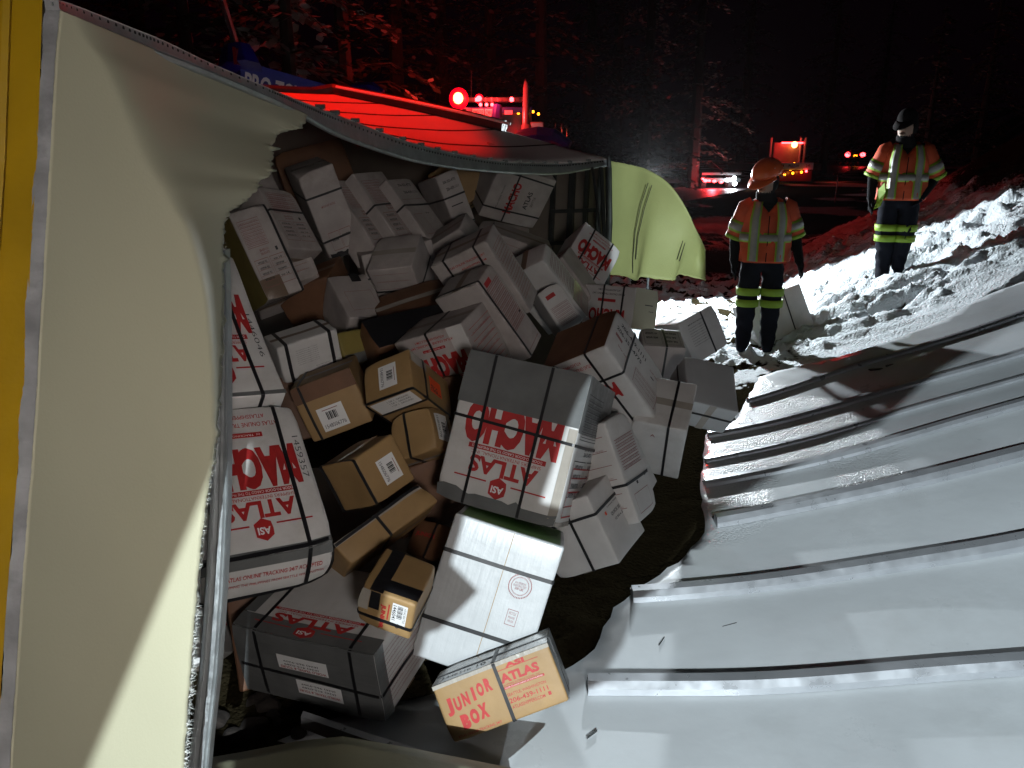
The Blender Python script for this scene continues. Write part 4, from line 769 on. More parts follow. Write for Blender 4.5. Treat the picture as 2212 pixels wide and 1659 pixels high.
crease = [(150, 30), (175, 75), (215, 125), (245, 175), (270, 225), (292, 265), (318, 315), (345, 365), (368, 410), (388, 455), (405, 500), (425, 570), (442, 650), (455, 750), (460, 850), (462, 900), (462, 960), (458, 1010), (450, 1060), (441, 1120), (432, 1200), (424, 1300), (416, 1400), (408, 1500), (401, 1600), (396, 1680), (388, 1800)]
LD = dense(Lp, 9); RRD = dense(Rpts, 9); CD = dense(crease, 9)
rsn = random.Random(5); G = []; nu = 64
for i, (l, r, c) in enumerate(zip(LD, RRD, CD)):
    row = []; jag = (rsn.uniform(-1, 1) * 4.0 + (rsn.random() < .16) * rsn.uniform(4, 15)) * (1 if i < 110 else .5) if i > 4 else 0
    wl = max(r[0] - l[0], 1)
    for j in range(nu + 1):
        u = j / nu; x = l[0] + (r[0] - l[0]) * u; y = l[1] + (r[1] - l[1]) * u
        if i < 9 * 11: # follow the rail's sagging line instead of a chord at the top
            rail_y = np.interp(x, [q_[0] for q_ in RD], [q_[2] for q_ in RD]) - 3
            f0 = i / (9 * 11.); yy0 = rail_y
            y = yy0 * (1 - f0) + (l[1] + (r[1] - l[1]) * u) * f0 if False else y
            y = max(y, rail_y)
        bd = 1.16 + 0.38 * (x - 60) / 400.0
        uc = (c[0] - l[0]) / wl
        if u > uc and uc < .999:
            k = (u - uc) / (1 - uc); k2 = (math.sqrt(k * k + .12) - .3464) / (math.sqrt(1.12) - .3464)
            bd += (r[2] - (1.16 + 0.38 * (r[0] - 60) / 400.0)) * k2
        bd += 0.002 * math.sin(y * .009 + x * .012) + .0008 * math.sin(x * .021 - y * .013)
        if j >= nu - 1: x += jag * (1 if j == nu else .35)
        row.append(P(x, y, bd) - TO)
    G.append(row)
liner = grid_mesh('torn_liner', G, 'liner', tr, 0.004)
# rail depth must follow the liner's top edge on its near part: grey cap strip along the left border
mb = MB(); rings = []
for i, l in enumerate(LD):
    w_ = 30 + 3 * math.sin(i * .21); o0 = rsn.uniform(-1.2, 1.2); db = 1.16 + 0.38 * (l[0] - 60) / 400.0; rings.append([P(l[0] - w_ + o0, l[1], db - .012) - TO, P(l[0] + 1 + o0 * .6, l[1], db - .006) - TO, P(l[0] + 1, l[1], db + .01) - TO, P(l[0] - w_, l[1], db + .01) - TO])
rings.insert(0, [p + Vector((0.0, 0, .06)) for p in rings[0]])
mb.loft(rings); mb.build('edge_strip', 'smear', tr)
# frayed glass fibres along the tear
fb = MB()
for i in range(30, len(RRD)):
    r = RRD[i]; nfb = 1 if i < 150 else (4 if i < 190 else 9)
    for _ in range(nfb):
        if rsn.random() < (.35 if i < 150 else .85):
            x, y = r[0] + rsn.uniform(-3, 2), r[1] + rsn.uniform(-6, 6); a = rsn.uniform(-1.2, 1.2); L_ = rsn.uniform(2, 9) if i < 190 else rsn.uniform(4, 20)
            bd = 1.16 + 0.38 * (x - 60) / 400.0; bd = r[2] if i < 90 else max(bd, r[2] - .3) if i < 120 else bd
            p = P(x, y, bd - .004); q_ = P(x + L_ * math.cos(a), y + L_ * math.sin(a), bd + rsn.uniform(-.01, .01)); w_ = Vector((0, 0, rsn.uniform(.0004, .0009)))
            fb.add([p - TO, p - TO + w_, q_ - TO], [(0, 1, 2)])
tag(fb.build('frayed_fibres', 'fibre', tr), kind='stuff')
# inside: floor (now a wall on the left), end bulkhead with its frames, ground-side wall
e0 = rt[-1] + Vector((.02, .26, 0)); e1 = ro[-1] + Vector((0, .26, 0))
fl_ = [Vector((e1.x, e1.y, e1.z + .04)), Vector((e0.x, e0.y, e0.z + .01)), Vector((e0.x, e0.y, -.2)), Vector((e1.x, e1.y, -.2))]
n = (fl_[1] - fl_[0]).cross(fl_[3] - fl_[0]).normalized()
if n.y > 0: n = -n
mb = MB(); mb.add([p - TO for p in fl_] + [p - n * .03 - TO for p in fl_], [(0, 1, 2, 3), (7, 6, 5, 4), (0, 4, 5, 1), (1, 5, 6, 2), (2, 6, 7, 3), (3, 7, 4, 0)]); mb.build('end_wall', 'inner', tr)
def ew(x, y): # a point on the end wall plane
    r = ray(x, y); o = Vector((0, 0, CAMZ)); t = (fl_[0] - o).dot(n) / r.dot(n); return o + r * t
for (xa, xb) in ((1196, 1204), (1234, 1246), (1268, 1276), (1296, 1304)):
    mb = MB(); q_ = [ew(xa, 366), ew(xb, 366), ew(xb - 12, 610), ew(xa - 12, 610)]
    mb.add([p + n * .004 - TO for p in q_] + [p + n * .05 - TO for p in q_], [(3, 2, 1, 0), (4, 5, 6, 7), (0, 1, 5, 4), (1, 2, 6, 5), (2, 3, 7, 6), (3, 0, 4, 7)]); mb.build('wall_frame', 'dark_metal', tr)
for (ya) in (452, 520):
    mb = MB(); q_ = [ew(1196, ya), ew(1305, ya - 4), ew(1305, ya + 5), ew(1196, ya + 8)]
    mb.add([p + n * .051 - TO for p in q_] + [p + n * .062 - TO for p in q_], [(3, 2, 1, 0), (4, 5, 6, 7), (0, 1, 5, 4), (1, 2, 6, 5), (2, 3, 7, 6), (3, 0, 4, 7)]); mb.build('cross_frame', 'dark_metal', tr)
fl2 = MB(); fl2.box((-2.9, 2.9, -.13), (-.3, 6.6, -.09)); fl2.v = loc(fl2.v)
fl2.build('lower_side_wall', 'inner', tr)
# hanging cables by the bulkhead corner
for (x0, x1, x2, dd) in ((1279, 1296, 1309, 5.6), (1296, 1303, 1311, 5.62), (1300, 1306, 1308, 5.64), (1310, 1312, 1304, 5.68), (1316, 1314, 1313, 5.9)):
    mb = MB(); mb.tube([P(x0, 362, dd) - TO, P((x0 + x1) / 2, 420, dd) - TO, P(x1, 500, dd - .02) - TO, P(x2, 598, dd - .03) - TO], .011, 6); mb.build('cable', 'dark_metal', tr)
mb = MB(); mb.tube([P(1316, 340, 6.0) - TO, P(1318, 480, 5.98) - TO, P(1312, 615, 5.95) - TO], .02, 7); mb.build('corner_post', 'dark_metal', tr)
# green-cream torn flap at the far end
FLT = [(1319, 348), (1345, 353), (1380, 360), (1405, 370), (1432, 386), (1455, 408), (1474, 436), (1490, 465), (1503, 495), (1515, 518), (1523, 540)]
FLB = [(1300, 592), (1325, 594), (1352, 598), (1374, 606), (1385, 599), (1420, 603), (1450, 606), (1458, 603), (1463, 594), (1490, 597), (1524, 606)]
rows = []
TD = dense([(a, b) for a, b in FLT], 6); BD = dense([(a, b) for a, b in FLB], 6)
for i, (a, b) in enumerate(zip(TD, BD)):
    row = []
    for k in range(25):
        t = k / 24; s = i / len(TD)
        j2 = rsn.uniform(-1, 1) * (1.5 if k == 24 else .8 if k == 0 else 0)
        row.append(P(a[0] + (b[0] - a[0]) * t + (j2 if i > 0 else 0), a[1] + (b[1] - a[1]) * t + j2, 6.0 - .30 * s - .22 * math.sin(math.pi * min(1, s * 1.1)) + .10 * math.sin(t * 2.5)) - TO)
    rows.append(row)
grid_mesh('torn_flap', rows, 'flap', tr, 0.006)
for (pts) in ([(1400, 395), (1385, 440), (1372, 500), (1367, 560), (1367, 590)], [(1408, 400), (1392, 450), (1378, 510), (1373, 560)], [(1482, 468), (1478, 510), (1463, 560)], [(1487, 480), (1481, 520), (1468, 564)]):
    mb = MB()
    def fd(x):
        s = (x - 1319) / 205; return 6.0 - .30 * s - .22 * math.sin(math.pi * min(1, s * 1.1))
    q_ = [P(x, y, fd(x) + .10 * math.sin((y - 370) / 235 * 2.5) * (1 if x < 1440 else .9) - .03) - TO for x, y in pts]
    mb.tube(q_, .0028, 5); mb.build('stitch_line', 'dark_line', tr)
# yellow beam at the left border of the view
ym = thing('yellow_beam', P(40, 1500, 1.06), 'yellow painted beam standing along the left edge beside the grey strip', 'beam'); yo = Vector(ym.location)
mb = MB(); rings = []
for (xr, xl, y) in ((97, 14, -60), (92, 12, 0), (80, 0, 350), (66, -14, 553), (55, -28, 830), (30, -55, 1106), (14, -75, 1300), (2, -90, 1480), (-8, -105, 1700)):
    db = 1.16 + 0.38 * (xr - 30) / 400.0; rings.append([P(xr, y, db - .014) - yo, P(xr, y, db + .02) - yo, P(xl - 60, y, db + .02) - yo, P(xl - 60, y, db - .045) - yo, P(xl - 6, y, db - .045) - yo, P(xl + 10, y, db - .040) - yo, P(xl + 14, y, db - .018) - yo])
mb.loft(rings); mb.build('beam_body', 'yellow', ym)
# dirt clods and splinters at the bottom left
for (px, py, s, sd) in ((545, 1575, .05, 1), (600, 1560, .04, 2), (505, 1600, .035, 3), (640, 1590, .03, 4), (570, 1530, .06, 5), (690, 1540, .045, 6), (470, 1560, .05, 8)):
    c = cast(px, py); c.z += s * .3; b = bmesh.new(); bmesh.ops.create_icosphere(b, subdivisions=3, radius=s)
    for v in b.verts: v.co *= 1 + .35 * nz3(v.co * 6, sd * 1.7) ; v.co.z *= .7
    me = bpy.data.meshes.new('dirt_clod'); b.to_mesh(me); b.free(); me.materials.append(M['bark']); o = link('dirt_clod', me); o.location = c
    o['kind'] = 'stuff'
# ================================================================== PEOPLE
def skin_body(name, V, E, Rr, root, mats, mfun, parent, sub=2):
    me = bpy.data.meshes.new(name); me.from_pydata(V, E, []); o = bpy.data.objects.new(name, me); COL.objects.link(o)
    md = o.modifiers.new('s', 'SKIN'); md.use_smooth_shade = True
    for i, r in enumerate(Rr):
        sv_ = me.skin_vertices[0].data[i]; sv_.radius = (r, r) if not hasattr(r, '__len__') else r; sv_.use_root = (i == root)
    s = o.modifiers.new('u', 'SUBSURF'); s.levels = sub; s.render_levels = sub
    bpy.context.view_layer.update()
    ev = o.evaluated_get(bpy.context.evaluated_depsgraph_get()); m2 = bpy.data.meshes.new_from_object(ev); bpy.data.objects.remove(o)
    for vv in m2.vertices:
        if vv.co.z < .92: vv.co += Vector((math.sin(vv.co.z * 55 + vv.co.y * 30), math.cos(vv.co.z * 47 + vv.co.x * 40), 0)) * .006 * min(1, max(0, (vv.co.z - .08) * 8))
    for m in mats: m2.materials.append(M[m])
    for p in m2.polygons: p.material_index = mfun(p.center); p.use_smooth = True
    return link(name, m2, parent)
def ering(c, rx, ry, n=24, power=2.3, tilt=None):
    out = []
    for k in range(n):
        t = 2 * math.pi * k / n; ct, st = math.cos(t), math.sin(t)
        p = Vector((rx * math.copysign(abs(ct) ** (2 / power), ct), ry * math.copysign(abs(st) ** (2 / power), st), 0))
        if tilt is not None: p = tilt @ p
        out.append(Vector(c) + p)
    return out
def person(kind, base, scale, rz, label):
    """figure faces -Y; its own right hand is at -X"""
    t = thing('person', base, label, 'person'); t.scale = (scale,) * 3; t.rotation_euler = (0, 0, rz)
    V = []; E = []; Rr = []
    def v(p, r, par=None):
        V.append(p); Rr.append(r)
        if par is not None: E.append((par, len(V) - 1))
        return len(V) - 1
    hard = kind == 'hat'
    hx, hy = (-.05, -.10)
    pel = v((0, 0, .96), (.15, .115)); wa = v((0, 0, 1.12), (.145, .115), pel); ch = v((0, .01, 1.30), (.165, .12), wa); nb = v((-.005, -.005, 1.45), .085, ch)
    nk = v((-.02, -.035, 1.51), .066, nb); hd = v((hx, hy + .01, 1.60), (.072, .082), nk); ht = v((hx - .005, hy - .0, 1.69), (.076, .09), hd); tp = v((hx, hy + .01, 1.745), (.05, .055), ht)
    fdir = Vector((-.62, -.78, -.22)).normalized()
    hc = Vector((hx, hy, 1.63)); nose = v(tuple(hc + fdir * .088 + Vector((0, 0, -.002))), .013, hd); v(tuple(hc + fdir * .108 + Vector((0, 0, -.022))), .009, nose); v(tuple(hc + fdir * .078 + Vector((0, 0, -.085))), .026, hd)
    side = Vector((-fdir.y, fdir.x, 0)).normalized()
    for s in (-1, 1): v(tuple(hc + side * s * .083 - fdir * .005 + Vector((0, 0, -.01))), .016, hd)
    if hard: arms = {-1: [(-.185, .0, 1.39), (-.262, .05, 1.12), (-.262, -.035, .89)], 1: [(.185, .0, 1.39), (.275, .03, 1.14), (.320, -.06, .92)]}
    else: arms = {-1: [(-.185, 0, 1.39), (-.28, .03, 1.14), (-.285, -.05, .92)], 1: [(.185, 0, 1.39), (.33, .06, 1.14), (.215, -.06, .97)]}
    for s in (-1, 1):
        a, b_, c = arms[s]; sh = v(a, .078, ch); e = v(b_, .060, sh); w_ = v(c, .044, e)
        d = (Vector(c) - Vector(b_)).normalized(); pl = Vector(c) + d * .075; pm = v(tuple(pl), (.040, .026), w_)
        out = Vector((s, 0, 0))
        fy = Vector((0, -1, 0))
        for k, (off_, L_) in enumerate(((-.033, .070), (-.011, .082), (.011, .078), (.032, .062))):
            b1 = pl + d * .03 + fy * (-off_) ; f1 = v(tuple(b1), .0135, pm); f2 = v(tuple(b1 + d * L_ * .5 - out * .006), .0115, f1); v(tuple(b1 + d * L_ * .95 - out * .022), .009, f2)
        th1 = v(tuple(Vector(c) + d * .035 + fy * .035 - out * .01), .015, pm); v(tuple(Vector(c) + d * .095 + fy * .062 - out * .018), .0115, th1)
    for s in (-1, 1):
        up_ = .10 if (s > 0 and not hard) else 0; nx_ = -.04 * s if not hard else 0; hp = v((.100 * s, 0, .90), (.118, .12), pel); kn = v((.112 * s + nx_ * .5, -.015 - up_ * .3, .52), (.100, .102), hp); ca = v((.114 * s + nx_, .015, .32 + up_ * .5), (.088, .09), kn); an = v((.114 * s + nx_, .01 + up_ * .4, .11 + up_), (.074, .080), ca)
        hl = v((.113 * s + nx_, .03, .05 + up_), .055, an); v((.125 * s + nx_ + (-.03 if hard else -.02), -.13, .045 + up_), (.046, .044), an)
    def mf(c):
        if c.z > 1.535 and (Vector(c) - hc).dot(fdir) > .018 and c.z < 1.685: return 1
        if c.z > 1.40 or (c.z > .97 and True): return 2
        return 0 if abs(c.x) < .22 else 2
    skin_body('body', V, E, Rr, 0, ['trouser', 'skin', 'jacket'], mf, t)
    # safety jacket: torso shell and short sleeves
    def tor(z):  # torso radii by height
        zz = [.90, .97, 1.05, 1.15, 1.25, 1.34, 1.40, 1.45, 1.485]; rx = [.240, .238, .232, .226, .228, .226, .200, .15, .09]; ry = [.178, .176, .170, .164, .166, .158, .142, .12, .09]
        return np.interp(z, zz, rx), np.interp(z, zz, ry)
    zs = [.90, .93, .97, 1.01, 1.05, 1.10, 1.15, 1.20, 1.25, 1.30, 1.34, 1.37, 1.40, 1.425, 1.45, 1.47, 1.485]
    mb = MB(); rings = []
    for i, z in enumerate(zs):
        rx, ry = tor(z); r = ering((0, 0, z), rx, ry, 40)
        for j, p in enumerate(r):
            th = 2 * math.pi * j / 40; p += Vector((math.cos(th), math.sin(th), 0)) * (.009 * math.sin(th * 5 + z * 14) + .006 * math.sin(th * 11 - z * 25)) * (1.4 if z < 1.1 else 1)
            if p.y < -.05 and abs(p.x) < .09 and z > 1.34: p.z -= (z - 1.34) * .9 * (1 - abs(p.x) / .09)   # open V neck
        rings.append(r)
    mb.loft(rings, cap=False)
    lo_s = {}
    for s in (-1, 1):
        a, b_, c = [Vector(q_) for q_ in arms[s]]; st_ = a + Vector((-.05 * s, 0, .02)); pts = [st_, a, a.lerp(b_, .35), a.lerp(b_, .7), a.lerp(b_, 1.0)]; rad = [.085, .092, .090, .088, .092]
        mb.tube(pts, rad, 16, cap=False); lo_s[s] = (a, b_)
    vest = mb.build('safety_vest', 'hivis', t, True); sm = vest.modifiers.new('t', 'SOLIDIFY'); sm.thickness = .004
    def band(z0, z1, grow, m, nm):
        mb = MB(); R2 = []
        for z in (z0, (z0 + z1) / 2, z1):
            rx, ry = tor(z); R2.append(ering((0, 0, z), rx + grow, ry + grow, 40))
        mb.loft(R2, cap=False); o = mb.build(nm, m, t, True); o.modifiers.new('t', 'SOLIDIFY').thickness = .003
    band(1.085, 1.175, .011, 'lime', 'lime_band'); band(1.10, 1.16, .015, 'silver', 'reflective_band')
    for s in (-1, 1):
        for (w0, w1, g, m, nm) in ((.075, .165, .012, 'lime', 'lime_stripe'), (.092, .148, .016, 'silver', 'reflective_stripe')):
            vs = []; nn = 22
            for i in range(nn + 1):
                z = .915 + (1.452 - .915) * i / nn; rx, ry = tor(z); sc_ = 1 - .18 * max(0, (z - 1.3) / .15)
                for x in (w0, (w0 + w1) / 2, w1):
                    x_ = x * sc_; q_ = min(.999, abs(x_) / (rx + g)); y = -(ry + g) * (1 - q_ ** 2.3) ** (1 / 2.3); vs.append((s * x_, y - .002, z))
            fs = [(i * 3 + k, i * 3 + k + 1, i * 3 + k + 4, i * 3 + k + 3) for i in range(nn) for k in (0, 1)]
            o = mesh(nm, vs, fs, m, t, smooth=True); o.modifiers.new('t', 'SOLIDIFY').thickness = .003
        a, b_ = lo_s[s]
        for (k0, k1, g, m, nm) in ((.42, .80, .006, 'lime', 'lime_cuff'), (.50, .72, .010, 'silver', 'reflective_cuff'), (.93, 1.06, .006, 'lime', 'lime_hem')):
            mb = MB(); mb.tube([a.lerp(b_, k0), a.lerp(b_, (k0 + k1) / 2), a.lerp(b_, k1)], [.089 + g] * 3, 16, cap=False); o = mb.build(nm, m, t, True); o.modifiers.new('t', 'SOLIDIFY').thickness = .003
        for (z0, z1) in ((.580, .650), (.470, .540)):
            mb = MB(); R2 = []
            for z in (z0, (z0 + z1) / 2, z1):
                f_ = (.90 - z) / .40; c = Vector((.100 * s, 0, .90)).lerp(Vector((.112 * s - (0 if hard else .02 * s), -.015, .52)), min(1, f_)); R2.append(ering(c[:2] + (z,), .108 + (z - .5) * .05, .110 + (z - .5) * .05, 20))
            mb.loft(R2, cap=False); o = mb.build('trouser_band', 'lime', t, True); o.modifiers.new('t', 'SOLIDIFY').thickness = .004
    zp = MB(); zp.box((-.004, -.003, .91), (.004, .003, 1.33), at=(0, -.176, 0)); zp.build('zip', 'jacket', t)
    # neck warmer / hood behind the face
    mb = MB(); mb.loft([ering((-.012, -.02, 1.42), .10, .10), ering((-.02, -.03, 1.47), .095, .095), ering((-.035, -.05, 1.53), .085, .088), ering((-.04, -.055, 1.555), .07, .075)]); mb.build('neck_warmer', 'jacket', t, True)
    mb = MB(); mb.ball(hc - fdir * .040 + Vector((0, 0, -.005)), (.098, .098, .115), seg=16, rings=10); mb.build('hood', 'hair', t, True)
    for s in (-1, 1):
        mb = MB(); mb.ball(hc + fdir * .079 + side * s * .03 + Vector((0, 0, .012)), (.011, .011, .007), seg=8, rings=5); mb.build('eye', 'hair', t, True)
    mb = MB(); mb.ball(hc + fdir * .083 + Vector((0, 0, -.052)), (.018, .012, .005), seg=8, rings=5); mb.build('mouth', 'hair', t, True)
    # hat tipped towards where he looks
    tilt = Vector((0, 0, 1)).rotation_difference((Vector((0, 0, 1)) + fdir * .38).normalized()).to_matrix(); hcc = hc + Vector((0, 0, .070)) - fdir * .012
    fh = Vector((fdir.x, fdir.y, 0)).normalized(); sh_ = Vector((-fh.y, fh.x, 0)); Bs = Matrix((fh, sh_, (0, 0, 1))).transposed()
    def dome(rx, ry, h, n=24, m=8):
        return [[hcc + tilt @ (Bs @ Vector((rx * math.cos(a) * math.cos(b), ry * math.cos(a) * math.sin(b), h * math.sin(a)))) for b in [2 * math.pi * j / n for j in range(n)]] for a in [math.pi / 2 * i / m * .98 for i in range(m + 1)]]
    mb = MB()
    if hard: mb.loft(dome(.162, .136, .138))
    else: mb.loft(dome(.108, .096, .105))
    hat = mb.build('hard_hat' if hard else 'cap', 'hardhat' if hard else 'hair', t, True)
    mb = MB(); n = 12; L_ = .265 if hard else .21
    top = []; bot = []
    for k in range(n + 1):
        a = -1.25 + 2.5 * k / n; r = L_ * (1 - .18 * abs(a / 1.25) ** 2); w2 = .135 if hard else .11
        top.append(hcc + tilt @ (Bs @ Vector((r * math.cos(a) * 1.0, w2 * math.sin(a) * 1.05, -.012 - .025 * (math.cos(a)))))); bot.append(hcc + tilt @ (Bs @ Vector((.10 * math.cos(a), .10 * math.sin(a), .012))))
    vs = top + bot; fs = [(k, k + 1, n + 2 + k, n + 1 + k) for k in range(n)]
    o = mesh('brim', vs, fs, 'hardhat' if hard else 'hair', t, smooth=True); o.modifiers.new('t', 'SOLIDIFY').thickness = .006
    if hard:
        vs = []
        c0 = hcc + tilt @ (Bs @ Vector((.04, .112, .06)))
        c1 = hcc + tilt @ (Bs @ Vector((-.0, .125, .055)))
        mb = MB(); mb.box((-.03, -.003, -.011), (.03, .003, .011), rot=tilt @ Bs, at=hcc + tilt @ (Bs @ Vector((.02, .108, .062))), bev=.002); mb.build('sticker', 'label', t)
        mb = MB(); mb.tube([hcc + tilt @ (Bs @ Vector((x, .112, z))) for x, z in ((-.02, -.02), (-.05, -.05), (-.09, -.055), (-.10, -.03))], .005, 6); mb.build('chin_strap', 'dark_line', t)
    else:
        mb = MB(); mb.add([Vector(q_) for q_ in ((-.235, -.10, 1.0), (-.19, -.17, 1.08), (-.17, -.175, .98), (-.24, -.13, .88), (-.20, -.16, .84), (-.255, -.11, .80))], [(0, 1, 2), (0, 2, 3), (3, 2, 4), (3, 4, 5)])
        o = mb.build('cloth_tag', 'lime', t); o.modifiers.new('t', 'SOLIDIFY').thickness = .004
    return t
pb = cast(1629, 762); person('hat', (pb.x, pb.y, pb.z + .0), 7.38 * 403 / FPX / 1.83 / cp * .995, -0.16, 'man in orange hard hat and orange reflective vest, arms hanging, looking down to one side')
pb2 = cast(1918, 612); person('cap', (pb2.x, pb2.y, pb2.z - .02), 1.0, -0.28, 'man in dark cap and orange reflective vest standing higher on the snowy bank')
print('PEOPLE', pb, pb2)
# ================================================================== VEHICLES BEHIND
def cyl(mb, c, r, L, axis='y', n=20, mi=0):
    d = {'x': Vector((L / 2, 0, 0)), 'y': Vector((0, L / 2, 0)), 'z': Vector((0, 0, L / 2))}[axis]; mb.tube([Vector(c) - d, Vector(c) + d], r, n, mi)
def wheel(x, y, r, parent, w=.28, name='wheel'):
    mb = MB(); cyl(mb, (x, y, r), r, w, 'x', 22); o = mb.build(name, 'rubber', parent)
    mb = MB(); cyl(mb, (x, y, r), r * .55, w + .03, 'x', 14); mb.build('rim', 'chrome', o)
def part(name, m, parent, boxes, bev=.02, rot=None):
    mb = MB()
    for b in boxes: mb.box(b[:3], b[3:], bev=bev)
    return mb.build(name, m, parent)
# tow truck whose back faces us: origin on the ground under its light bar
bx = P(1075, 215, 20.0); tw = thing('tow_truck', (bx.x, bx.y, 0.0), 'tow truck behind the trailer, red beacons on its light bar, chrome stack, blue boom', 'tow truck'); H = bx.z
def q(px, py, d=20.0): r = P(px, py, d); return r - Vector(tw.location)
part('cab', 'maroon', tw, [(q(1000, 0).x, .6, 1.0, q(1150, 0).x, 2.8, H - .22), (q(1045, 0).x, 2.8, 1.0, q(1190, 0).x, 3.9, 2.2)], .08)
part('rear_window', 'dark_line', tw, [(q(1032, 0).x, .57, H - 1.35, q(1078, 0).x, .62, H - .75)], .01)
part('chassis', 'dark_metal', tw, [(-1.2, -3.0, .6, 1.3, 3.6, 1.0)], .03)
part('tow_bed', 'blue', tw, [(-1.3, -3.2, 1.0, 1.35, .3, 1.55)], .05)
for x in (-1.1, 1.15):
    for y in (-2.4, -1.2, 3.0): wheel(x, y, .52, tw)
part('headache_rack', 'blue', tw, [(q(975, 0).x, .05, H - .32, q(1150, 0).x, .2, H - .18), (q(998, 0).x, .05, 1.5, q(1008, 0).x, .2, H - .2), (q(1068, 0).x, .05, 1.5, q(1082, 0).x, .25, H - .2)], .02)
part('light_bar', 'dark_metal', tw, [(q(1000, 0).x, -.02, H - .07, q(1130, 0).x, .12, H + .06)], .02)
for k in range(9):
    x = q(1018 + k * 12.5, 0).x
    o = part('light_segment', 'dark_line' if k not in (1, 7) else 'red_on', tw, [(x - .05, -.05, H - .05, x + .05, -.02, H + .04)], .008)
mb = MB(); mb.ball((q(991, 0).x, -.22, H + .02), (.125, .07, .14), seg=16, rings=10); mb.build('beacon', 'red_hot', tw, True)
mb = MB(); mb.ball((q(991, 0).x, .0, H + .02), (.25, .16, .27), seg=18, rings=12); mb.build('beacon_dome', 'red_dome', tw, True)
mb = MB(); mb.ball((q(1035, 0).x, .02, H + .02), (.12, .07, .12), seg=12, rings=8); mb.build('beacon_dome', 'red_dome', tw, True)
mb = MB(); mb.ball((q(1035, 0).x, -.06, H + .02), (.075, .06, .07), seg=12, rings=8); mb.build('beacon', 'red_on', tw, True)
mb = MB(); mb.ball((q(1105, 0).x, -.06, H + .0), (.055, .05, .06), seg=12, rings=8); mb.build('beacon', 'red_on', tw, True)
for x in (1038, 1051, 1063):
    mb = MB(); mb.ball((q(x, 0).x, -.02, q(0, 226).z), .045, seg=10, rings=6); mb.build('marker_lamp', 'red_on', tw, True)
for (xa, xb) in ((1020, 1045), (1047, 1073)):
    o = part('number_plate', 'grille', tw, [(q(xa, 0).x, -.03, q(0, 251).z, q(xb, 0).x, 0.0, q(0, 235).z)], .005)
    vs, fs = text_geo('C087671E' if xa < 1030 else 'C98197S', .01); w_ = q(xb, 0).x - q(xa, 0).x
    mesh('plate_number', [(q((xa + xb) / 2, 0).x + a * w_ * .85, -.036, q(0, 243).z + b_ * .11) for a, b_ in vs], fs, 'black_ink', o)
part('small_sign', 'grille', tw, [(q(1090, 0).x, -.04, q(0, 247).z, q(1107, 0).x, -.01, q(0, 238).z)], .005)
part('red_marker', 'red_on', tw, [(q(1076, 0).x, -.02, q(0, 242).z, q(1081, 0).x, .02, q(0, 235).z)], .004)
mb = MB(); mb.tube([q(1136, 320) + Vector((0, -.1, 0)), q(1136, 265) + Vector((0, -.1, 0)), q(1137, 190) + Vector((0, -.1, 0)), q(1137, 182) + Vector((0, -.1, 0)), q(1136, 172) + Vector((0, -.04, 0))], [.12, .10, .085, .07, .03], 16); mb.build('exhaust_stack', 'chrome', tw, True)
mb = MB(); mb.tube([q(1136, 320) + Vector((0, -.12, 0)), q(1136, 272) + Vector((0, -.12, 0))], .135, 16); mb.build('stack_guard', 'chrome', tw, True)
part('side_box', 'chrome', tw, [(q(1147, 0).x, .2, q(0, 288).z, q(1176, 0).x, .9, q(0, 262).z)], .03)
part('sleeper_panel', 'red_on', tw, [(q(1020, 0).x, .54, q(0, 262).z, q(1040, 0).x, .56, q(0, 259).z)], .003)
for (x, y) in ((1152, 240), (1164, 245), (1120, 243)):
    mb = MB(); mb.ball(q(x, y) + Vector((0, .3, 0)), .035, seg=8, rings=6); mb.build('amber_lamp', 'amber_on', tw)
mb = MB(); mb.tube([q(1018, 215), q(1018, 152)], .008, 5); mb.build('antenna', 'dark_metal', tw)
mb = MB(); mb.tube([q(1120, 298) + Vector((0, -1.2, 0)), q(1160, 294) + Vector((0, -1.4, 0)), q(1190, 297) + Vector((0, -1.5, 0)), q(1222, 314) + Vector((0, -1.6, 0))], [.17, .20, .18, .09], 10); mb.build('boom', 'blue', tw)
mb = MB(); mb.tube([q(1075, 232) + Vector((0, -.3, 0)), q(1068, 295) + Vector((0, -.6, 0))], [.12, .15], 8); mb.build('boom_upright', 'blue', tw)
for x in (1204, 1219, 1230):
    mb = MB(); mb.tube([q(x, 264) + Vector((0, 1, 0)), q(x, 312) + Vector((0, 1, 0))], .012 if x != 1219 else .03, 6); mb.build('mirror_post', 'chrome', tw)
# rotator wrecker with lettered boom, mostly hidden by the trailer
wr = thing('boom_wrecker', (-3.6, 11.0, 0), 'blue wrecker behind the trailer at the left, its boom lettered in white', 'tow truck'); WO = Vector(wr.location)
def qq(px, py, d): return P(px, py, d) - WO
mb = MB(); d0 = 10.5
a = qq(520, 157, d0); b_ = qq(800, 233, d0 + 1.5); ax = (b_ - a).normalized(); upv = Vector((0, 0, 1)); nrm = ax.cross(upv).normalized()
mb.loft([[p + o for o in (Vector((0, 0, .16)), Vector((0, 0, -.5)), nrm * -.4 + Vector((0, 0, -.5)), nrm * -.4 + Vector((0, 0, .16)))] for p in (a, a.lerp(b_, .5), b_)]); mb.build('boom', 'blue', wr)
vs, fs = text_geo('PRO TOW', .03); up2 = (upv - ax * upv.dot(ax)).normalized()
if nrm.y > 0: nrm = -nrm
mesh('boom_lettering', [a.lerp(b_, .24) + ax * ((u + .5) * 0.98 - .45) + up2 * (v_ * .26 - .10) + nrm * .012 for u, v_ in vs], fs, 'white_ink', wr)
mb = MB(); mb.tube([qq(512, 105, d0), qq(520, 150, d0)], [.20, .3], 8); mb.build('boom_head', 'blue', wr)
mb = MB(); mb.tube([qq(488, 95, d0), qq(507, 140, d0)], [.03, .04], 8); mb.build('hydraulic_ram', 'chrome', wr)
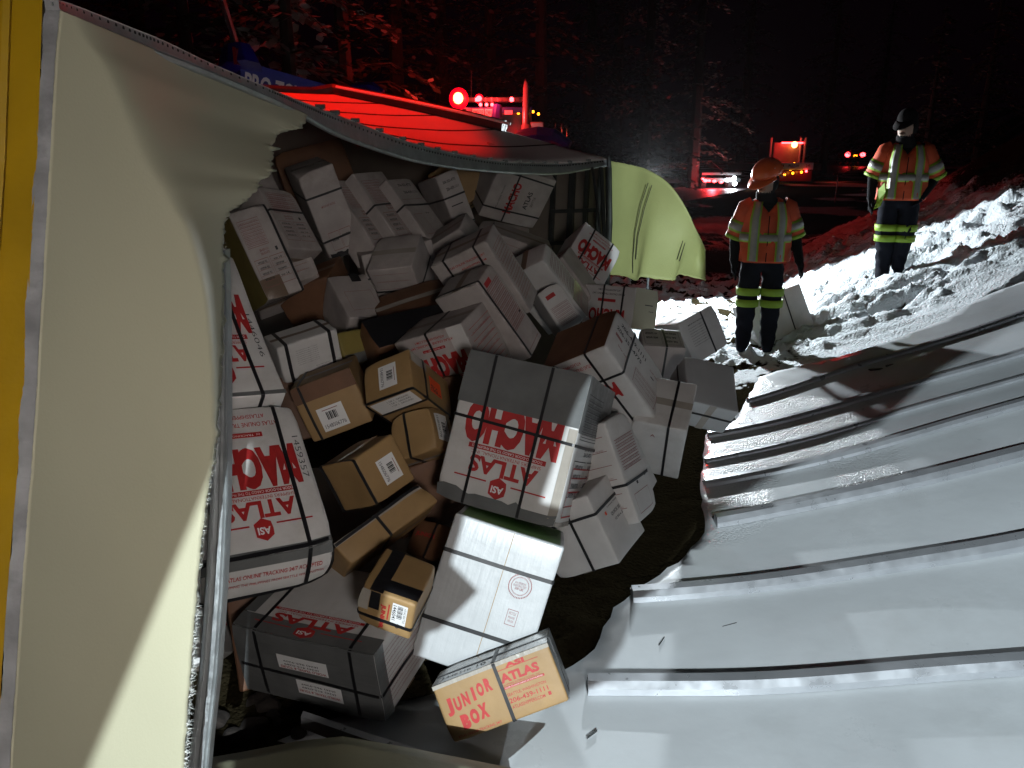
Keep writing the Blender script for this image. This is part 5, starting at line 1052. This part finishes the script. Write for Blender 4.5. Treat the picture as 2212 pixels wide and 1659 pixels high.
part('red_reflector', 'maroon', wr, [tuple(qq(510, 138, d0 - .3)) + tuple(qq(518, 108, d0 - .1))], .01)
mb = MB(); mb.tube([qq(735, 196, 13), qq(775, 195, 13), qq(805, 197, 13), qq(826, 206, 13)], [.05, .13, .15, .10], 10); mb.build('outrigger_arm', 'blue', wr)
mb = MB(); mb.tube([qq(826, 214, 13), qq(822, 206, 13)], .02, 6); mb.build('red_tip', 'red_on', wr)
mb = MB(); mb.box((-1.2, -.3, .5), (1.2, 6.5, 1.6), bev=.05); mb.build('bed', 'blue', wr)
mb = MB(); mb.box((-1.2, 4.4, 1.6), (1.1, 6.5, 2.7), bev=.08); mb.build('cab', 'blue', wr)
for x in (-1.1, 1.1):
    for y in (.6, 1.8, 5.8): wheel(x, y, .5, wr)
top_ = Vector((-3.05, 6.3, 6.5))
mb = MB(); mb.tube([qq(512, 105, d0), (qq(512, 105, d0) + top_ - WO) * .5 + Vector((0, 0, .15)), top_ - WO + Vector((0, .1, .15))], [.05, .045, .04], 6); mb.build('added_lamp_arm', 'dark_metal', wr)  # arm added only to carry the red spot above the view
mb = MB(); mb.ball(top_ - WO + Vector((0, 0, .12)), .10, seg=10, rings=6); mb.build('beacon', 'red_on', wr)  # out-of-view beacon added to go with the red spot
lamp('added_red_spot', 'SPOT', top_, 1900, (1.0, 0.008, 0.002), 0.08, target=(-3.05, 6.301, 0), spot=67, blend=.12)  # added out-of-view spot that reddens the trailer's upper side
# distant flatbed tow truck on the road
fz = P(1690, 391, 56); ft = thing('flatbed_tow_truck', (fz.x, fz.y, 0), 'distant tow truck on the road, glowing red beacon on its roof and amber side lamps', 'tow truck', rot=(0, 0, .12))
def u(px, d=56): return (px - 1690) * d / FPX
def zz(py, d=56): return P(1690, py, d).z
part('cab', 'inner', ft, [(u(1664), 0, 1.1, u(1728), 2.6, zz(308))], .12)
part('deck', 'dark_metal', ft, [(u(1570), -3.5, .85, u(1720), .5, 1.3)], .05)
part('deck_side', 'maroon', ft, [(u(1572), -3.6, zz(388), u(1700), -3.5, zz(366))], .03)
sg = part('sign_board', 'grille', ft, [(u(1616), -3.9, zz(364), u(1697), -3.6, zz(350))], .03)
for s, x, w_, m in (('PRO-TOW', 1655, .75, 'blue'), ('24', 1630, .3, 'maroon'), ('24', 1684, .3, 'maroon')):
    vs, fs = text_geo(s, .02); mesh('sign_lettering', [(u(x) + a * w_, -3.93, zz(356) + b_ * .17) for a, b_ in vs], fs, m, sg)
part('sign_line', 'orange', sg, [(u(1647), -3.92, zz(361), u(1658), -3.905, zz(360))], .002)
for x in (1655, 1722, 1732):
    mb = MB(); mb.tube([(u(x), -.1, 1.2), (u(x), -.1, zz(298))], .09, 8); mb.build('exhaust_stack', 'chrome', ft)
mb = MB(); mb.ball((u(1705), -.3, zz(313)), (.22, .15, .22), seg=12, rings=8); mb.build('beacon', 'red_hot', ft, True)
mb = MB(); mb.box((u(1680), -.2, zz(309) - .05), (u(1726), 0, zz(309) + .05)); mb.build('light_bar', 'red_on', ft)
for (x, y) in ((1637, 374), (1654, 371), (1672, 369), (1695, 355), (1707, 353), (1713, 357), (1700, 368)):
    mb = MB(); mb.ball((u(x), -3.95 if x < 1690 else -.4, zz(y)), .085, seg=8, rings=6); mb.build('amber_lamp', 'amber_on', ft)
mb = MB(); mb.ball((u(1682), -3.95, zz(367)), .085, seg=8, rings=6); mb.build('red_lamp', 'red_on', ft)
for x in (1600, 1690, 1718):
    for y in (-2.2, 1.6): wheel(u(x), y, .55, ft)
# low trailer with tail lights passing on the road
lz = P(1545, 402, 44); lt = thing('low_loader', (lz.x, lz.y, 0), 'low trailer with red tail lights and white plate on the road behind the hard hat', 'trailer')
def u2(px): return (px - 1545) * 44 / FPX
def z2(py): return P(1545, py, 44).z
part('deck', 'dark_metal', lt, [(u2(1514), 0, z2(378), u2(1600), 6, z2(372))], .03)
part('bumper', 'dark_metal', lt, [(u2(1516), -.05, z2(393), u2(1598), .1, z2(384))], .02)
for (x, y, r) in ((1522, 390, .14), (1530, 390, .11), (1541, 391, .13), (1556, 393, .12), (1516, 386, .09)):
    mb = MB(); mb.ball((u2(x), -.12, z2(y)), (r, .06, r * .7), seg=10, rings=6); mb.build('tail_light', 'red_on', lt)
part('number_plate', 'head_on', lt, [(u2(1566), -.1, z2(392), u2(1578), -.06, z2(385))], .005)
for (x, y) in ((1583, 385), (1585, 396)):
    mb = MB(); mb.ball((u2(x), -.15, z2(y)), .13, seg=10, rings=6); mb.build('white_lamp', 'head_on', lt)
for x in (1522, 1580): wheel(u2(x), .6, .42, lt)
# far car
cz = P(1848, 334, 120); ca = thing('far_car', (cz.x, cz.y, 0), 'far car with two red tail lights at the bend of the road', 'car')
cb = cz.z
mb = MB(); mb.loft([[Vector((x, y, z + cb - .9)) for x, z in ((-.9, .35), (.9, .35), (.92, .9), (.7, 1.0 + t), (.55, 1.1 + t * 1.3), (-.55, 1.1 + t * 1.3), (-.7, 1.0 + t), (-.92, .9))] for y, t in ((0, .0), (.5, .35), (2.6, .38), (3.4, 0), (4.4, -.1))]); mb.build('body', 'dark_metal', ca)
for x in (-1.25, 1.1):
    mb = MB(); mb.ball((x, -.08, 0 + cb), (.42, .1, .38), seg=10, rings=6); mb.build('tail_light', 'red_on', ca)
part('number_plate', 'amber_on', ca, [(-.3, -.1, cb - .3, .3, -.05, cb - .05)], .01)
for x in (-.8, .8): wheel(x, .8, .34, ca); wheel(x, 3.5, .34, ca)
ca.location.z = 0
# roadside marker stake
sk = cast(1803, 440); mk = thing('marker_stake', sk, 'thin dark stake with a short crosspiece in the dark verge between the two men', 'stake')
mb = MB(); mb.tube([(0, 0, -.1), (0.02, 0, 1.25)], .018, 6); mb.build('stake', 'dark_metal', mk)
mb = MB(); mb.box((-.17, -.02, 1.12), (.17, .02, 1.19), bev=.004); mb.build('crosspiece', 'dark_metal', mk)
# snow flood lamp standing behind the flap
fl = thing('flood_light', (BACK.x, BACK.y, 0), 'white flood lamp on a thin stand hidden behind the torn green flap', 'lamp')
mb = MB(); mb.tube([(0, 0, 0), (0, 0, 1.3)], .02, 8); mb.build('stand', 'dark_metal', fl)
mb = MB(); mb.box((-.12, -.02, 1.28), (.12, .05, 1.40), bev=.01); mb.build('housing', 'dark_metal', fl)
# lamps that belong to the vehicles
lamp('beacon_lamp', 'POINT', P(975, 205, 18.3), 300, (1.0, 0.035, 0.02), 0.14)
lamp('beacon_lamp_small', 'POINT', P(1060, 205, 19.4), 200, (1.0, 0.03, 0.03), 0.1)
lamp('far_beacon_lamp', 'POINT', P(1700, 300, 54.0), 160, (1.0, 0.03, 0.03), 0.2)
lamp('tail_lamp', 'POINT', P(1540, 388, 43.0), 420, (1.0, 0.04, 0.05), 0.2)
lamp('plate_lamp', 'POINT', P(1584, 392, 43.0), 160, (0.85, 0.93, 1.0), 0.15)
# ================================================================== TREES
def tree(x, y, h, sd, wid, label, snowy=.5, z0=0.0, nb=46):
    rs = random.Random(sd); t = thing('conifer', (x, y, z0), label, 'tree', 'dark conifers behind the road')
    mb = MB(); mb.tube([(0, 0, -.3), (rs.uniform(-.1, .1), 0, h * .5), (0, 0, h)], [h * .018 + .05, h * .012 + .02, .01], 7); mb.build('trunk', 'bark', t)
    cr = MB(); sn = MB()
    for i in range(nb):
        f = (i + rs.random()) / nb; z = h * (.06 + .92 * f); L_ = wid * (1 - f) ** .8 * rs.uniform(.6, 1.1) + .15; a = rs.uniform(0, 6.283); d = Vector((math.cos(a), math.sin(a), 0)); s_ = Vector((-d.y, d.x, 0))
        cr.tube([Vector((0, 0, z)), d * L_ * .5 + Vector((0, 0, z + .03 * L_)), d * L_ + Vector((0, 0, z - .22 * L_))], [.03, .02, .005], 4, cap=False)
        nt_ = int(7 + L_ * 9)
        for k in range(nt_):
            u_ = (k + rs.random()) / nt_; c = d * L_ * u_ + Vector((0, 0, z + .05 * L_ * math.sin(u_ * 3) - .25 * L_ * u_ * u_)) + s_ * rs.uniform(-1, 1) * .30 * L_ * (1 - u_ * .6)
            for r_ in range(2):
                w_ = rs.uniform(.05, .13); l_ = rs.uniform(.12, .30); dd = (d + s_ * rs.uniform(-1, 1) + Vector((0, 0, rs.uniform(-.9, .1)))).normalized(); pp = dd.cross(Vector((rs.uniform(-.4, .4), rs.uniform(-.4, .4), 1))).normalized() * w_
                tgt = sn if rs.random() < snowy * (.35 + .65 * (fbm(c.x * .9 + x, c.z * .9 + sd, sd) > .5)) else cr
                up_ = Vector((0, 0, .03 if tgt is sn else 0)); c2 = c + Vector((rs.uniform(-.1, .1), rs.uniform(-.1, .1), rs.uniform(-.06, .06)))
                tgt.add([c2 - pp * .5 + up_, c2 + dd * l_ * .5 - pp + up_, c2 + dd * l_ + up_, c2 + dd * l_ * .5 + pp + up_, c2 + pp * .5 + up_], [(0, 1, 2, 3, 4)])
    tag(cr.build('crown', 'needles', t), kind='stuff'); tag(sn.build('snow_cover', 'snow_leaf', t), kind='stuff'); return t
names = ['snow dusted conifer', 'tall dark conifer', 'drooping conifer', 'thin conifer']
spots = [  # px at 20 m style direction, depth, height, width, snow, label
    (430, 13, 7.5, 2.4, .35, 'leftmost conifer rising behind the near end of the trailer rail'), (640, 15.5, 9, 2.3, .9, 'snow clumped conifer glowing dull red left of the beacon'), (545, 18, 11, 2.6, .3, 'conifer between the leftmost tree and the snow clumped tree'),
    (760, 20, 12, 2.6, .35, 'tall conifer just right of the snow clumped tree'), (860, 25, 14, 3.0, .3, 'conifer straight left of the bright beacon, washed in red'), (960, 29, 15, 3.2, .25, 'conifer straight behind the bright beacon'),
    (1060, 30, 15, 3.2, .25, 'conifer behind the light bar of the tow truck'), (1170, 27, 13, 2.8, .4, 'conifer right of the chrome exhaust stack'), (1270, 33, 15, 3.2, .3, 'conifer above the hinge of the green flap'),
    (1390, 38, 16, 3.2, .3, 'conifer above the green flap'), (1500, 44, 18, 3.4, .3, 'dark conifer above the low trailer'), (1600, 70, 24, 4.4, .25, 'faint conifer left of the far beacon'), (1780, 75, 22, 4.4, .3, 'faint conifer right of the far tow truck'),
    (1890, 90, 22, 5, .3, 'faint conifer above the far car'), (2000, 40, 9, 3, .4, 'short conifer beyond the bank behind the man in the cap'), (2110, 46, 13, 3.2, .3, 'conifer beyond the crest of the bank'), (330, 22, 14, 3.0, .3, 'dark conifer at the top left corner'), (1330, 60, 26, 5, .2, 'tall faint conifer in the middle of the dark sky')]
for i, (px, d, h, wd_, sn_, lab) in enumerate(spots):
    p = P(px, 331, d); tree(p.x, p.y, h, 11 + i, wd_, lab, sn_, z0=float(ground0(p.x, p.y)) - .1, nb=int(34 + h * 2.2))
# ================================================================== ADDED UNSEEN GOBO BEHIND THE CAMERA (holes shaped to cast the shadow edges)
def lit_quad(key, face_pts):  # pixel polygon on the front face plane of a box
    c, Rm, dm = BOX_T[key]; n_ = Vector((Rm[2], Rm[5], Rm[8])); p0 = Vector(c) + n_ * dm[2] / 2; o = Vector((0, 0, CAMZ)); out = []
    for (x, y) in face_pts: r = ray(x, y); out.append(o + r * ((p0 - o).dot(n_) / r.dot(n_)))
    return out
HP = lambda L_: [(737.3 + x / 3, 1106 + y / 3) for x, y in L_]
EP = lambda L_: [(737.3 + x / 3, 553 + y / 3) for x, y in L_]
lits = [
    lit_quad('bigwhite', HP([(795, 0), (1470, 215), (1300, 760), (1150, 1170), (640, 1010), (495, 945), (520, 900), (548, 790), (640, 760), (885, 515), (705, 335), (740, 230), (775, 110)])),
    lit_quad('junior', HP([(540, 1110), (640, 980), (1360, 700), (1500, 1230), (735, 1520)])),
    lit_quad('central', EP([(1640, 760), (1600, 800), (1545, 900), (1480, 1060), (1400, 1280), (1290, 1595), (1440, 1640), (1500, 1300), (1600, 1010)])),
    lit_quad('tapejunior', HP([(300, 505), (490, 580), (440, 860), (300, 800), (240, 700)])),
    [SH(*p) for p in [(1050, 1700), (930, 1592), (1235, 1508), (1308, 1456), (1345, 1392), (1362, 1340), (1372, 1300), (1480, 1200), (1540, 1110), (1640, 1045), (1720, 1000), (1800, 955), (1900, 915), (2030, 800), (2300, 640), (2700, 560), (2900, 2600), (1900, 2500)]],
    [P(1312, 340, 5.97), P(1400, 350, 5.68), P(1440, 375, 5.6), P(1500, 450, 5.5), P(1532, 530, 5.5), P(1532, 615, 5.5), P(1340, 606, 5.9), P(1300, 600, 6.0)],
    [P(478, 960, 1.55), P(455, 1020, 1.54), P(190, 1659, 1.3), P(60, 1980, 1.2), P(415, 1980, 1.5), P(430, 1500, 1.5), P(455, 1150, 1.55)],
    [P(800, 1590, 2.65), P(1000, 1650, 2.6), P(1160, 1720, 2.5), P(1000, 1720, 2.5), P(780, 1622, 2.6)],
    [P(1560, 360, 7.4), P(1760, 420, 7.4), P(1770, 700, 7.4), P(1560, 700, 7.4)][:0],
]
pc = Vector((0.78, -1.75, 2.22)); nn_ = (Vector((0.6, 3.0, 0.6)) - FLOOD).normalized(); pc = FLOOD + nn_ * 1.0
ux = nn_.cross(Vector((0, 0, 1))).normalized(); uy = ux.cross(nn_)
def to2(p):
    d = Vector(p) - FLOOD; t = (pc - FLOOD).dot(nn_) / d.dot(nn_); q_ = FLOOD + d * t - pc; return Vector((q_.dot(ux), q_.dot(uy)))
pts2 = [Vector((-1.15, -.95)), Vector((1.0, -.95)), Vector((1.05, .75)), Vector((.3, .85)), Vector((-.5, .8)), Vector((-1.2, .7))]
faces_in = [list(range(len(pts2)))]
for L_ in lits:
    if not L_: continue
    k = len(pts2); pts2 += [to2(p) for p in L_]; faces_in.append(list(range(k, len(pts2))))
edges_ = [(f[i], f[(i + 1) % len(f)]) for f in faces_in for i in range(len(f))]
r = geometry.delaunay_2d_cdt(pts2, edges_, [], 0, 1e-6)
loops_ = [[(pts2[i].x, pts2[i].y) for i in f] for f in faces_in]; keep = []
for f in r[2]:
    cx_ = sum(r[0][i].x for i in f) / 3; cy_ = sum(r[0][i].y for i in f) / 3
    if inpoly(np.array([cx_]), np.array([cy_]), loops_[0])[0] and not any(inpoly(np.array([cx_]), np.array([cy_]), l_)[0] for l_ in loops_[1:]): keep.append(f)
gv = [pc + ux * v.x + uy * v.y for v in r[0]]
ts = thing('gobo_sheet', pc, 'unseen sheet added behind the camera, holes cut to shape the flood light', 'metal sheet')
o = mesh('skin', [v - pc for v in gv], keep, 'topskin', ts); o.modifiers.new('t', 'SOLIDIFY').thickness = .003
print('GOBO', [tuple(round(c, 2) for c in v) for v in pts2[:0]], len(keep))
# ================================================================== COLD DAMP AIR
mb = MB(); mb.box((-60, -8, -3), (90, 150, 34)); hz = mb.build('haze', 'label'); hz.data.materials.clear(); tag(hz, kind='stuff')
hm = bpy.data.materials.new('haze'); hm.use_nodes = True; N = hm.node_tree.nodes; N.clear()
o_ = N.new('ShaderNodeOutputMaterial'); pv = N.new('ShaderNodeVolumePrincipled'); pv.inputs['Density'].default_value = 0.00010
pv.inputs['Color'].default_value = (.9, .9, .92, 1); pv.inputs['Anisotropy'].default_value = 0.82
hm.node_tree.links.new(pv.outputs[0], o_.inputs['Volume']); hz.data.materials.append(hm)
